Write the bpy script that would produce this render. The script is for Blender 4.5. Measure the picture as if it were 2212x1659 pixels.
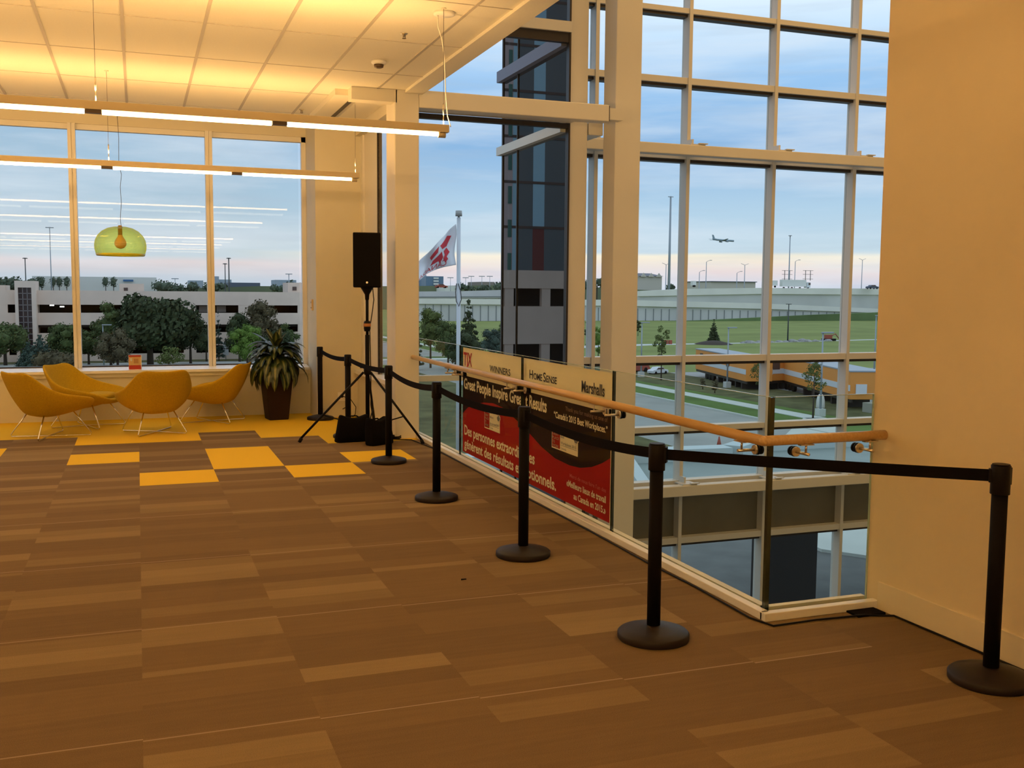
import bpy, bmesh, math, random
from mathutils import Vector, Matrix
for o in list(bpy.data.objects): bpy.data.objects.remove(o)
sc = bpy.context.scene
COL = sc.collection
random.seed(7)
pi = math.pi
# ------------------------------------------------------------------ camera
CAMZ = 1.7; FPX = 2176.3
YAW, PIT, ROL = 0.355371310, 0.0891813706, -0.00777452207
_f = Vector((math.sin(YAW)*math.cos(PIT), math.cos(YAW)*math.cos(PIT), -math.sin(PIT)))
_r = Vector((math.cos(YAW), -math.sin(YAW), 0)); _d = _f.cross(_r)
RR = _r*math.cos(ROL)+_d*math.sin(ROL); DD = -_r*math.sin(ROL)+_d*math.cos(ROL); FF = _f
cam = bpy.data.cameras.new('camera'); camo = bpy.data.objects.new('camera', cam); COL.objects.link(camo)
cam.sensor_width = 36; cam.sensor_fit = 'HORIZONTAL'; cam.lens = FPX/2212*36; cam.clip_end = 6000; cam.clip_start = .05
camo.matrix_world = Matrix(((RR.x, -DD.x, -FF.x, 0), (RR.y, -DD.y, -FF.y, 0), (RR.z, -DD.z, -FF.z, CAMZ), (0, 0, 0, 1)))
sc.camera = camo
def ray(px, py): return RR*((px-1106)/FPX)+DD*((py-829.5)/FPX)+FF
def gp(px, py, z=-8.6):                      # world point of a measured spot on a level surface
    d = ray(px, py); t = (z-CAMZ)/d.z; return Vector((d.x*t, d.y*t, z))
def onY(px, py, Y):
    d = ray(px, py); t = Y/d.y; return Vector((d.x*t, Y, CAMZ+d.z*t))
G = -8.6                                     # street level, the room is on the third storey
# ------------------------------------------------------------------ view + world
vs = sc.view_settings; vs.view_transform = 'Standard'; vs.look = 'None'; vs.exposure = 0; vs.gamma = 1; vs.use_curve_mapping = False
sc.display_settings.display_device = 'sRGB'
def lin(c):
    return tuple((v/255/12.92 if v/255 <= .04045 else ((v/255+.055)/1.055)**2.4) for v in c)+(1,)
W = bpy.data.worlds.new('dusk_sky'); sc.world = W; W.use_nodes = True
nt = W.node_tree; nt.nodes.clear()
def N(nt, t, **k):
    n = nt.nodes.new(t)
    for a, b in k.items():
        if a.startswith('i_'): n.inputs[int(a[2:]) if a[2:].isdigit() else a[2:].replace('_', ' ')].default_value = b
        else: setattr(n, a, b)
    return n
def L(nt, a, b): nt.links.new(a, b)
def ramp(nt, pts, fac, interp='LINEAR'):
    r = nt.nodes.new('ShaderNodeValToRGB'); e = r.color_ramp; e.interpolation = interp
    while len(e.elements) < len(pts): e.elements.new(.5)
    for el, (p, c) in zip(e.elements, pts): el.position = p; el.color = c
    L(nt, fac, r.inputs[0]); return r.outputs[0]
def math_(nt, op, a, b=None, c=None):
    n = nt.nodes.new('ShaderNodeMath'); n.operation = op
    for i, v in enumerate((a, b, c)):
        if v is None: continue
        if isinstance(v, (int, float)): n.inputs[i].default_value = v
        else: L(nt, v, n.inputs[i])
    return n.outputs[0]
def mixc(nt, f, a, b, mode='MIX'):
    n = nt.nodes.new('ShaderNodeMix'); n.data_type = 'RGBA'; n.blend_type = mode
    for s, v in ((0, f), (6, a), (7, b)):
        if isinstance(v, (int, float)): n.inputs[s].default_value = v
        elif isinstance(v, tuple): n.inputs[s].default_value = v
        else: L(nt, v, n.inputs[s])
    return n.outputs[2]
tc = N(nt, 'ShaderNodeTexCoord'); sp = N(nt, 'ShaderNodeSeparateXYZ'); L(nt, tc.outputs['Generated'], sp.inputs[0])
z = sp.outputs[2]
mp = N(nt, 'ShaderNodeMapping'); mp.inputs['Scale'].default_value = (2.2, 2.2, 17); mp.inputs['Rotation'].default_value = (.04, -.03, 0); L(nt, tc.outputs['Generated'], mp.inputs[0])
n1 = N(nt, 'ShaderNodeTexNoise'); n1.inputs['Scale'].default_value = 1.6; n1.inputs['Detail'].default_value = 5; n1.inputs['Roughness'].default_value = .55; L(nt, mp.outputs[0], n1.inputs['Vector'])
mp2 = N(nt, 'ShaderNodeMapping'); mp2.inputs['Scale'].default_value = (5, 5, 60); L(nt, tc.outputs['Generated'], mp2.inputs[0])
n2 = N(nt, 'ShaderNodeTexNoise'); n2.inputs['Scale'].default_value = 1.3; n2.inputs['Detail'].default_value = 4; L(nt, mp2.outputs[0], n2.inputs['Vector'])
zw = math_(nt, 'ADD', z, math_(nt, 'MULTIPLY', math_(nt, 'SUBTRACT', n1.outputs[0], .5), .012))
zs = math_(nt, 'MULTIPLY', zw, 2.5)
right = ramp(nt, [(0, lin((188, 200, 216))), (.022, lin((206, 206, 220))), (.055, lin((236, 214, 212))), (.095, lin((255, 240, 214))), (.103, lin((200, 216, 226))), (.2, lin((182, 208, 228))), (.36, lin((138, 180, 222))), (.50, lin((158, 198, 238))), (.60, lin((206, 228, 250))), (.70, lin((236, 246, 255))), (1, lin((205, 222, 240)))], zs)
left = ramp(nt, [(0, lin((186, 200, 214))), (.03, lin((196, 204, 214))), (.07, lin((222, 208, 208))), (.085, lin((196, 208, 214))), (.13, lin((200, 210, 216))), (.2, lin((172, 196, 212))), (.4, lin((160, 190, 216))), (.7, lin((178, 206, 236))), (1, lin((205, 222, 240)))], zs)
az = N(nt, 'ShaderNodeMapRange'); az.inputs[1].default_value = .08; az.inputs[2].default_value = .3; L(nt, sp.outputs[0], az.inputs[0])
base = mixc(nt, az.outputs[0], left, right)
cl = N(nt, 'ShaderNodeMapRange'); cl.inputs[1].default_value = .46; cl.inputs[2].default_value = .72; cl.inputs[4].default_value = .62; L(nt, n1.outputs[0], cl.inputs[0])
base = mixc(nt, cl.outputs[0], base, lin((228, 234, 242)))
dk = N(nt, 'ShaderNodeMapRange'); dk.inputs[1].default_value = .5; dk.inputs[2].default_value = .8; dk.inputs[4].default_value = .35; L(nt, n2.outputs[0], dk.inputs[0])
base = mixc(nt, dk.outputs[0], base, lin((176, 190, 208)))
bg = N(nt, 'ShaderNodeBackground'); bg.inputs[1].default_value = 1.12; L(nt, base, bg.inputs[0])
wo = N(nt, 'ShaderNodeOutputWorld'); L(nt, bg.outputs[0], wo.inputs[0])
# ------------------------------------------------------------------ lamps of the building that are pure light (housings of the uplights follow below)
WARM = (1.0, .565, .20)
def area(name, loc, sx, sy, power, up=False, col=WARM):
    l = bpy.data.lights.new(name, 'AREA'); l.shape = 'RECTANGLE'; l.size = sx; l.size_y = sy; l.energy = power; l.color = col
    o = bpy.data.objects.new(name, l); o.location = loc
    if up: o.rotation_euler = (pi, 0, 0)
    COL.objects.link(o); return o
FIX_Y = [11.63, 8.07, 1.3, -2.3, -6.0]
UP = [170, 208, 290, 150, 90]
for y, p in zip(FIX_Y, UP):
    for sg in (-1, 1):
        o = area('uplight', (-3.2, y+sg*.02, 3.085), 11.2, .035, p*.42); o.rotation_euler = (pi+sg*.95, 0, 0)
    area('uplight', (-3.2, y, 3.085), 11.2, .02, p*.16, True)
area('atrium_light', (9.5, 9.0, 9.3), 9, 7, 420)  # unseen light without a housing, added to warm the atrium columns
# ------------------------------------------------------------------ materials
MATS = {}
def mat(name, c, rough=.6, metal=0, spec=.5, noise=None, bump=None, emit=None, coat=0):
    m = bpy.data.materials.new(name); m.use_nodes = True; t = m.node_tree; b = t.nodes['Principled BSDF']
    c = lin(c) if max(c) > 1 else tuple(c)+(1,)
    b.inputs['Base Color'].default_value = c; b.inputs['Roughness'].default_value = rough; b.inputs['Metallic'].default_value = metal
    b.inputs['Specular IOR Level'].default_value = spec; b.inputs['Coat Weight'].default_value = coat
    co = N(t, 'ShaderNodeTexCoord')
    if noise:
        s, a = noise; n = N(t, 'ShaderNodeTexNoise'); n.inputs['Scale'].default_value = s; n.inputs['Detail'].default_value = 4; L(t, co.outputs['Object'], n.inputs['Vector'])
        lo = tuple(v*(1-a) for v in c[:3])+(1,); hi = tuple(min(1, v*(1+a)) for v in c[:3])+(1,)
        L(t, ramp(t, [(.3, lo), (.7, hi)], n.outputs[0]), b.inputs['Base Color'])
    if bump:
        s, a = bump; n = N(t, 'ShaderNodeTexNoise'); n.inputs['Scale'].default_value = s; n.inputs['Detail'].default_value = 3; L(t, co.outputs['Object'], n.inputs['Vector'])
        bu = N(t, 'ShaderNodeBump'); bu.inputs['Strength'].default_value = a; bu.inputs['Distance'].default_value = .01; L(t, n.outputs[0], bu.inputs['Height']); L(t, bu.outputs[0], b.inputs['Normal'])
    if emit:
        b.inputs['Emission Color'].default_value = tuple(emit[0])+(1,); b.inputs['Emission Strength'].default_value = emit[1]
    MATS[name] = m; return m
def glassmat(name, tint, ior=1.45, boost=0, rough=0):
    m = bpy.data.materials.new(name); m.use_nodes = True; t = m.node_tree; t.nodes.clear()
    tr = N(t, 'ShaderNodeBsdfTransparent'); tr.inputs[0].default_value = tuple(tint)+(1,)
    gl = N(t, 'ShaderNodeBsdfGlossy'); gl.inputs['Roughness'].default_value = rough
    fr = N(t, 'ShaderNodeFresnel'); fr.inputs[0].default_value = ior
    mx = N(t, 'ShaderNodeMixShader'); ge = N(t, 'ShaderNodeNewGeometry'); fac = math_(t, 'ADD', fr.outputs[0], boost); fac = math_(t, 'MULTIPLY', fac, math_(t, 'SUBTRACT', 1.0, ge.outputs['Backfacing']))
    L(t, fac, mx.inputs[0]); L(t, tr.outputs[0], mx.inputs[1]); L(t, gl.outputs[0], mx.inputs[2])
    o = N(t, 'ShaderNodeOutputMaterial'); L(t, mx.outputs[0], o.inputs[0]); MATS[name] = m; return m
wallm = mat('painted_wall', (.66, .62, .49), .8, noise=(3, .02), bump=(220, .05))
wallr = mat('painted_wall_cream', (.78, .66, .44), .8, noise=(3, .02), bump=(220, .05))
trimm = mat('cream_paint', (.78, .74, .62), .5)
ceilm = mat('ceiling_panel', (.84, .81, .70), .9, noise=(60, .02))
gridm = mat('ceiling_tee', (.52, .48, .42), .6)
steelm = mat('cream_steel_paint', (.80, .76, .66), .45, noise=(2, .02))
mulm = mat('mullion_paint', (.74, .72, .66), .4)
frmd = mat('dark_frame', (.03, .022, .02), .4)
black = mat('black_plastic', (.007, .006, .006), .42, spec=.14)
blackm = mat('black_powder_coat', (.006, .005, .005), .6, spec=.09, noise=(400, .3))
basem = mat('black_base_enamel', (.016, .011, .010), .5, spec=.28, noise=(500, .25), bump=(500, .08))
beltm = mat('black_webbing', (.008, .007, .008), .85, spec=.04)
fabb = mat('black_nylon', (.006, .005, .005), .9, spec=.06, bump=(90, .4))
spkm = mat('speaker_black', (.006, .005, .005), .7, spec=.08, bump=(900, .3))
orangewrap = mat('orange_tape', (.45, .18, .05), .5)
chrome = mat('chrome', (.85, .82, .75), .16, metal=1)
brass = mat('satin_steel', (.72, .66, .55), .28, metal=1)
sconce = mat('white_enamel', (.85, .83, .78), .4)
yfab = mat('yellow_wool', (.52, .33, .016), .95, spec=.15, noise=(70, .10), bump=(350, .25))
potm = mat('dark_brown_planter', (.022, .010, .007), .6, spec=.2)
soil = mat('potting_soil', (.03, .02, .012), .95)
greycab = mat('grey_cable', (.05, .045, .04), .5)
tubem = mat('lit_lamp_tube', (1, .95, .8), .4, emit=((1.0, .78, .46), 9.5))
housem = mat('lamp_housing', (.72, .60, .38), .4)
gapm = mat('lamp_gap_bronze', (.10, .06, .03), .4)
redp = mat('banner_red', (.40, .012, .010), .6, spec=.08); darkp = mat('banner_black_brown', (.022, .007, .005), .6, spec=.08)
cream = mat('banner_white', (.96, .84, .64), .6, spec=.1); redlet = mat('logo_red', (.50, .01, .012), .5); blk = mat('print_black', (.03, .02, .018), .5)
dimbr = mat('dim_brown_print', (.24, .10, .055), .5); dimred = mat('dim_red_print', (.62, .10, .07), .5); greyp = mat('grey_print', (.22, .22, .22), .5); tan = mat('tan_print', (.42, .33, .22), .5)
glassw = glassmat('window_glass', (.95, .97, .975), 1.27)
glassc = glassmat('curtain_wall_glass', (.94, .97, .98), 1.3)
glassr = glassmat('balustrade_glass', (.945, .97, .94), 1.09)
glassd = glassmat('dark_reflective_glass', (.10, .13, .14), 1.9, .13)
gedge = mat('glass_edge_green', (.012, .022, .012), .15, spec=.8)
gtop = mat('polished_glass_edge', (.45, .58, .50), .12, spec=.8)
# wood rail
def woodmat(name, a, b, rough=.32):
    m = mat(name, a, rough, coat=.25); t = m.node_tree; co = N(t, 'ShaderNodeTexCoord'); mp = N(t, 'ShaderNodeMapping'); mp.inputs['Scale'].default_value = (40, 2.0, 40); L(t, co.outputs['Object'], mp.inputs[0])
    n = N(t, 'ShaderNodeTexNoise'); n.inputs['Scale'].default_value = 2; n.inputs['Detail'].default_value = 5; L(t, mp.outputs[0], n.inputs['Vector'])
    L(t, ramp(t, [(.3, tuple(a)+(1,)), (.7, tuple(b)+(1,))], n.outputs[0]), t.nodes['Principled BSDF'].inputs['Base Color']); return m
oak = woodmat('oiled_oak', (.56, .34, .13), (.68, .45, .20))
# carpet: brushed planks in three tones, one pattern cell per tile
def carpet():
    m = mat('plank_carpet', (.2, .15, .1), .95, spec=.1); t = m.node_tree; b = t.nodes['Principled BSDF']
    co = N(t, 'ShaderNodeTexCoord'); s = N(t, 'ShaderNodeSeparateXYZ'); L(t, co.outputs['Object'], s.inputs[0])
    x = math_(t, 'DIVIDE', math_(t, 'ADD', s.outputs[0], .02), .668); y = math_(t, 'DIVIDE', math_(t, 'SUBTRACT', s.outputs[1], 9.29), .67)
    def hsh(u, v, w):
        c = N(t, 'ShaderNodeCombineXYZ'); L(t, u, c.inputs[0]); L(t, v, c.inputs[1]); c.inputs[2].default_value = w
        n = N(t, 'ShaderNodeTexWhiteNoise'); L(t, c.outputs[0], n.inputs[0]); return n.outputs[0]
    cx = math_(t, 'FLOOR', x); cy = math_(t, 'FLOOR', y)
    r0 = hsh(cx, cy, 3.3)
    yy = math_(t, 'ADD', math_(t, 'MULTIPLY', y, 4.0), math_(t, 'MULTIPLY', r0, .9))
    by = math_(t, 'FLOOR', yy)
    h = hsh(cx, by, 1.7)
    # every other band of a tile is pale, its tone varies
    par = math_(t, 'PINGPONG', math_(t, 'ADD', by, math_(t, 'FLOOR', math_(t, 'MULTIPLY', r0, 4))), 2.0)
    tone = math_(t, 'ADD', math_(t, 'MULTIPLY', h, .62), math_(t, 'MULTIPLY', par, .19))
    col = ramp(t, [(0, (.182, .122, .068, 1)), (.45, (.200, .134, .073, 1)), (.66, (.230, .160, .086, 1)), (.78, (.258, .183, .098, 1)), (.9, (.278, .200, .108, 1))], tone, 'CONSTANT')
    nz = N(t, 'ShaderNodeTexNoise'); nz.inputs['Scale'].default_value = 260; nz.inputs['Detail'].default_value = 2; L(t, co.outputs['Object'], nz.inputs['Vector'])
    mp = N(t, 'ShaderNodeMapping'); mp.inputs['Scale'].default_value = (1.2, 14, 1); L(t, co.outputs['Object'], mp.inputs[0])
    nb = N(t, 'ShaderNodeTexNoise'); nb.inputs['Scale'].default_value = 2.2; nb.inputs['Detail'].default_value = 3; L(t, mp.outputs[0], nb.inputs['Vector'])
    col = mixc(t, .35, col, ramp(t, [(.3, (.84, .84, .86, 1)), (.7, (1.12, 1.12, 1.1, 1))], nb.outputs[0]), 'MULTIPLY')
    col = mixc(t, .6, col, ramp(t, [(.3, (.72, .72, .72, 1)), (.7, (1.25, 1.25, 1.25, 1))], nz.outputs[0]), 'MULTIPLY')
    # hair-thin pale line along some rows
    fr = math_(t, 'FRACT', math_(t, 'ADD', math_(t, 'MULTIPLY', y, .5), math_(t, 'MULTIPLY', cx, .012)))
    ln = math_(t, 'MULTIPLY', math_(t, 'LESS_THAN', fr, .0075), math_(t, 'GREATER_THAN', hsh(cx, math_(t, 'FLOOR', math_(t, 'MULTIPLY', y, .5)), 9.1), .35))
    col = mixc(t, math_(t, 'MULTIPLY', ln, .6), col, (.42, .33, .25, 1))
    L(t, col, b.inputs['Base Color'])
    bu = N(t, 'ShaderNodeBump'); bu.inputs['Strength'].default_value = .25; bu.inputs['Distance'].default_value = .006; L(t, nz.outputs[0], bu.inputs['Height']); L(t, bu.outputs[0], b.inputs['Normal'])
    return m
carp = carpet()
ycarp = mat('yellow_carpet', (.80, .52, .04), .95, spec=.1, noise=(200, .10), bump=(300, .2))
# outdoors
grass = mat('grass', (.12, .19, .05), .95, spec=.1, noise=(.15, .28)); meadow = mat('meadow', (.23, .27, .085), .95, spec=.1, noise=(.08, .15)); dryg = mat('rough_verge', (.12, .12, .055), .95, spec=.1, noise=(.5, .35))
asph = mat('asphalt', (.33, .33, .31), .9, noise=(.3, .10)); conc = mat('sidewalk_concrete', (.58, .60, .56), .9, noise=(.5, .05)); paving = mat('plaza_paving', (.22, .225, .22), .9, noise=(.8, .12))
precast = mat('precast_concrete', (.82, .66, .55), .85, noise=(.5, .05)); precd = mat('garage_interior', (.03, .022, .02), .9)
wallc = mat('ramp_wall_concrete', (.64, .63, .62), .9, noise=(.05, .12)); barr = mat('barrier_concrete', (.86, .83, .76), .9, noise=(.1, .06))
leafm = {}
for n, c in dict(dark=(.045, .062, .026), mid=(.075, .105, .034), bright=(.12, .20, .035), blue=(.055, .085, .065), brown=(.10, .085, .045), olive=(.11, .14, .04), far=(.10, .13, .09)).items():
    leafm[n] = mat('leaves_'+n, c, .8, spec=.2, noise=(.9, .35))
bark = mat('bark', (.07, .05, .035), .9)
whitew = mat('white_cladding', (.78, .78, .74), .8, noise=(.05, .03)); bluegl = mat('blue_office_glass', (.13, .22, .32), .35); paleb = mat('pale_haze_cladding', (.38, .45, .52), .8); darkb = mat('dark_blue_roof', (.10, .12, .17), .7)  # distance haze is put into the pale blue-grey colour of the horizon blocks
browb = mat('brown_brick', (.28, .24, .20), .85); roofg = mat('grey_shingle', (.20, .20, .23), .8); beigeb = mat('beige_stucco', (.60, .55, .48), .85)
orangep = mat('orange_trailer_paint', (.80, .31, .055), .5); whitep = mat('white_paint', (.68, .72, .74), .5); greyroof = mat('grey_sheet_roof', (.34, .38, .42), .5); winb = mat('dark_window', (.10, .06, .05), .3)
polem = mat('galvanised_pole', (.34, .38, .42), .45, metal=.3); darkpole = mat('dark_pole', (.06, .07, .07), .6)
canm = mat('canopy_membrane', (.25, .30, .29), .6, noise=(.6, .08)); canw = mat('canopy_parapet', (.52, .60, .62), .5); stone = mat('dark_stone', (.030, .022, .020), .5)
rockm = mat('rubble', (.35, .34, .33), .9, noise=(1, .3)); mulch = mat('mulch', (.05, .035, .025), .95); redm = mat('red_paint', (.36, .07, .04), .5)
flagw = mat('flag_white', (.74, .76, .80), .8); flagr = mat('flag_red', (.62, .04, .06), .8)
spand = mat('spandrel_grey', (.17, .155, .115), .6, noise=(2, .1)); lite = mat('lit_lamp', (1, 1, 1), .5, emit=((1, .95, .85), 6)); litred = mat('tail_light', (1, .2, .1), .5, emit=((1, .15, .08), 4))
pinkp = mat('pink_precast', (.60, .48, .48), .8); greenw = mat('green_window', (.05, .17, .14), .3); towd = mat('tower_dark_cladding', (.13, .16, .18), .6); towb = mat('tower_blue_glass', (.40, .66, .82), .4)
plane_m = mat('aircraft_skin', (.30, .40, .45), .5)
# ------------------------------------------------------------------ mesh builder
class MB:
    def __init__(s): s.bm = bmesh.new(); s.uv = None
    def box(s, x0, x1, y0, y1, z0, z1, m=None):
        vs_ = [s.bm.verts.new(p) for p in ((x0, y0, z0), (x1, y0, z0), (x1, y1, z0), (x0, y1, z0), (x0, y0, z1), (x1, y0, z1), (x1, y1, z1), (x0, y1, z1))]
        if m is not None:
            for v in vs_: v.co = m @ v.co
        for f in ((3, 2, 1, 0), (4, 5, 6, 7), (0, 1, 5, 4), (1, 2, 6, 5), (2, 3, 7, 6), (3, 0, 4, 7)): s.bm.faces.new([vs_[i] for i in f])
        return s
    def cyl(s, p, q, r, n=16, r2=None):
        p = Vector(p); q = Vector(q); d = (q-p).normalized(); a = d.orthogonal().normalized(); b = d.cross(a); r2 = r if r2 is None else r2
        A = [s.bm.verts.new(p+(a*math.cos(2*pi*i/n)+b*math.sin(2*pi*i/n))*r) for i in range(n)]
        B = [s.bm.verts.new(q+(a*math.cos(2*pi*i/n)+b*math.sin(2*pi*i/n))*r2) for i in range(n)]
        for i in range(n): f = s.bm.faces.new((A[i], A[(i+1) % n], B[(i+1) % n], B[i])); f.smooth = True
        s.bm.faces.new(A[::-1]); s.bm.faces.new(B); return s
    def tube(s, pts, r, n=8):
        pts = [Vector(p) for p in pts]; rings = []; up = None
        for i, p in enumerate(pts):
            d = (pts[min(i+1, len(pts)-1)]-pts[max(i-1, 0)]).normalized()
            if up is None: a = d.orthogonal().normalized()
            else: a = (up-d*up.dot(d)).normalized()
            up = a; b = d.cross(a)
            rings.append([s.bm.verts.new(p+(a*math.cos(2*pi*k/n)+b*math.sin(2*pi*k/n))*r) for k in range(n)])
        for A, B in zip(rings, rings[1:]):
            for k in range(n): f = s.bm.faces.new((A[k], A[(k+1) % n], B[(k+1) % n], B[k])); f.smooth = True
        s.bm.faces.new(rings[0][::-1]); s.bm.faces.new(rings[-1]); return s
    def lathe(s, prof, c=(0, 0, 0), n=32, smooth=True):
        c = Vector(c); R = []
        for r, zz in prof:
            R.append([s.bm.verts.new(c+Vector((0, 0, zz)))] if r < 1e-5 else [s.bm.verts.new(c+Vector((r*math.cos(2*pi*i/n), r*math.sin(2*pi*i/n), zz))) for i in range(n)])
        for A, B in zip(R, R[1:]):
            for i in range(n):
                j = (i+1) % n
                if len(A) == 1 and len(B) == 1: continue
                if len(A) == 1: f = s.bm.faces.new((A[0], B[j], B[i]))
                elif len(B) == 1: f = s.bm.faces.new((A[i], A[j], B[0]))
                else: f = s.bm.faces.new((A[i], A[j], B[j], B[i]))
                f.smooth = smooth
        return s
    def poly(s, pts, ext):
        ext = Vector(ext); A = [s.bm.verts.new(p) for p in pts]; B = [s.bm.verts.new(Vector(p)+ext) for p in pts]
        s.bm.faces.new(A); s.bm.faces.new(B[::-1]); n = len(A)
        for i in range(n): s.bm.faces.new((A[(i+1) % n], A[i], B[i], B[(i+1) % n]))
        return s
    def tapbox(s, c, w0, w1, h, rot=0):
        R = Matrix.Rotation(rot, 3, 'Z'); c = Vector(c)
        q = [(-1, -1), (1, -1), (1, 1), (-1, 1)]
        A = [s.bm.verts.new(c+R@Vector((a*w0/2, b*w0/2, 0))) for a, b in q]; B = [s.bm.verts.new(c+R@Vector((a*w1/2, b*w1/2, h))) for a, b in q]
        s.bm.faces.new(A[::-1]); s.bm.faces.new(B)
        for i in range(4): s.bm.faces.new((A[i], A[(i+1) % 4], B[(i+1) % 4], B[i]))
        return s
    def done(s, name, m, parent=None, world=False, bevel=0, fix=True, label=None, kind=None, cat=None, group=None):
        if fix: bmesh.ops.recalc_face_normals(s.bm, faces=s.bm.faces)
        if parent is not None and world:
            pl = Vector(parent.location)
            p2 = parent.parent
            while p2: pl += Vector(p2.location); p2 = p2.parent
            for v in s.bm.verts: v.co -= pl
        me = bpy.data.meshes.new(name); s.bm.to_mesh(me); s.bm.free()
        for mm in (m if isinstance(m, list) else [m]): me.materials.append(mm)
        o = bpy.data.objects.new(name, me); COL.objects.link(o)
        if parent is not None: o.parent = parent
        if bevel:
            b = o.modifiers.new('bevel', 'BEVEL'); b.width = bevel; b.segments = 2; b.limit_method = 'ANGLE'; b.angle_limit = .7
        tag(o, label, cat, group, kind); return o
def tag(o, label=None, cat=None, group=None, kind=None):
    for k, v in (('label', label), ('category', cat), ('group', group), ('kind', kind)):
        if v: o[k] = v
    return o
def thing(name, label, cat, loc=(0, 0, 0), rz=0, group=None, kind=None):
    o = bpy.data.objects.new(name, None); o.empty_display_size = .1; o.location = loc; o.rotation_euler = (0, 0, rz); COL.objects.link(o)
    return tag(o, label, cat, group, kind)
def copy_tree(o, parent=None):
    c = o.copy(); COL.objects.link(c); c.parent = parent
    for ch in [k for k in bpy.data.objects if k.parent == o]: copy_tree(ch, c)
    return c
def dup(o, loc, rz, label, group=None):
    c = copy_tree(o); c.location = loc; c.rotation_euler = (0, 0, rz); tag(c, label, None, group); return c
def S(mb, name, m, **k): return mb.done(name, m, kind='structure', **k)
def text(parent, name, s, basis, org, w, h, m, thick=.0004, align='L', mirror=False, cap=None, bold=0):
    """lettering of width w whose capital letters are h tall; basis = (x dir, y dir), org = baseline start"""
    cu = bpy.data.curves.new(name, 'FONT'); cu.body = s; cu.extrude = 0; cu.resolution_u = 3; cu.offset = bold
    ob = bpy.data.objects.new('t', cu); me = bpy.data.meshes.new_from_object(ob); bpy.data.objects.remove(ob)
    xs = [v.co.x for v in me.vertices]; x0, x1 = min(xs), max(xs)
    if cap is None: cap = .71
    X = Vector(basis[0]); Y = Vector(basis[1]); Z = X.cross(Y); sx = w/(x1-x0); sy = h/cap; org = Vector(org)
    pl = Vector(parent.location); p2 = parent.parent
    while p2: pl += Vector(p2.location); p2 = p2.parent
    for v in me.vertices:
        a = (v.co.x-x0)*sx
        if mirror: a = w-a
        v.co = org+X*a+Y*(v.co.y*sy)+Z*thick-pl
    me.materials.clear(); me.materials.append(m); me.name = name
    o = bpy.data.objects.new(name, me); COL.objects.link(o); o.parent = parent; return o
# ================================================================== ROOM SHELL
FX0, FY0, ZC = -9.0, -8.0, 4.0
XR, YR = 3.767, 4.45       # face of the right-hand wall, line of the short glass
mb = MB(); bm = mb.bm
P, Q = .668, .67
yel = {(-1, 2), (0, 0), (1, 1), (1, 2), (2, 0), (3, 1), (-3, 3)}
def isyel(c, r):
    if (c, r) in yel: return True
    if c <= -2 or c == 1: return r >= 5
    if c in (-1, 0, 2): return r >= 4
    return r >= 3
for c in range(-14, 6):
    for r in range(-27, 9):
        x0 = max(FX0, -.02+c*P); x1 = -.02+(c+1)*P; y0 = max(FY0, 9.29+r*Q); y1 = min(14.26, 9.29+(r+1)*Q)
        segs = [(y0, y1)]
        if y0 < YR-.08 < y1: segs = [(y0, YR-.08), (YR-.08, y1)]
        for a, b in segs:
            X1 = min(x1, XR if b <= YR-.07 else 3.12)
            if X1 <= x0 or b <= a: continue
            f = bm.faces.new([bm.verts.new(p) for p in ((x0, a, 0), (X1, a, 0), (X1, b, 0), (x0, b, 0))]); f.material_index = 1 if isyel(c, r) else 0
nf = len(bm.faces)
mb.box(FX0, 3.12, FY0, 14.46, -.32, -.004); mb.box(3.12, XR, FY0, YR-.07, -.32, -.004)
S(mb, 'floor', [carp, ycarp], fix=False)
# ceiling
mb = MB(); mb.box(FX0, 2.91, FY0, 14.46, ZC, ZC+.3); mb.box(2.91, XR, FY0, YR, ZC, ZC+.3); mb.box(2.91, 3.12, YR, 13.8, ZC-.03, ZC+.3)
ce = S(mb, 'ceiling', ceilm)
mb = MB()
k = 0
x = .60
while x > FX0+.3: x -= .667
while x < 2.9: mb.box(x-.014, x+.014, FY0, 14.44, ZC-.006, ZC+.001); x += .667
mb.done('tee_bar_wide', gridm, ce)
mb = MB(); y = 9.27-1.375*12
while y < 14.4: mb.box(FX0, 2.91, y-.005, y+.005, ZC-.004, ZC+.001); y += 1.375
mb.done('tee_bar_narrow', gridm, ce)
# walls
S(MB().box(FX0-.2, FX0, FY0, 14.7, -.3, 4.3), 'wall_left', wallm)
S(MB().box(FX0-.2, XR+.2, FY0-.2, FY0, -.3, 4.3), 'wall_back', wallm)
wr = S(MB().box(XR, XR+.2, FY0, YR, G, 9.5), 'wall_right', wallr)
S(MB().box(XR-.012, XR, FY0, YR-.1, 0, .15), 'baseboard_right', mat('baseboard_cream', (.80, .70, .50), .55))
# window wall at the far end
wf = S(MB().box(FX0, 2.26, 14.26, 14.72, -.3, .62).box(FX0, 2.26, 14.46, 14.72, 3.86, 4.3), 'wall_far', wallm)
S(MB().box(FX0, 2.24, 14.19, 14.50, .62, .655), 'trim_1', mat('white_stool', (.88, .88, .87), .25, spec=.6))                       # window stool
S(MB().box(FX0, 2.26, 14.235, 14.26, .565, .62), 'trim_2', trimm)
S(MB().box(2.26, 2.90, 13.70, 14.72, -.3, 4.3), 'wall_corner', wallm)
S(MB().box(2.253, 2.26, 13.69, 14.26, 0, .14).box(2.26, 2.91, 13.69, 13.70, 0, .14), 'baseboard_corner', wallm)
S(MB().poly([Vector((FX0, 14.20, .655)), Vector((FX0, 14.49, .655)), Vector((FX0, 14.49, .684))], (9.0+2.24, 0, 0)), 'trim_6', MATS['white_stool'])
wn = thing('window_1', None, None, (-3, 14.5, .65), kind='structure')
mulx = [-.755+1.705*k for k in range(-4, 2)]
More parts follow.
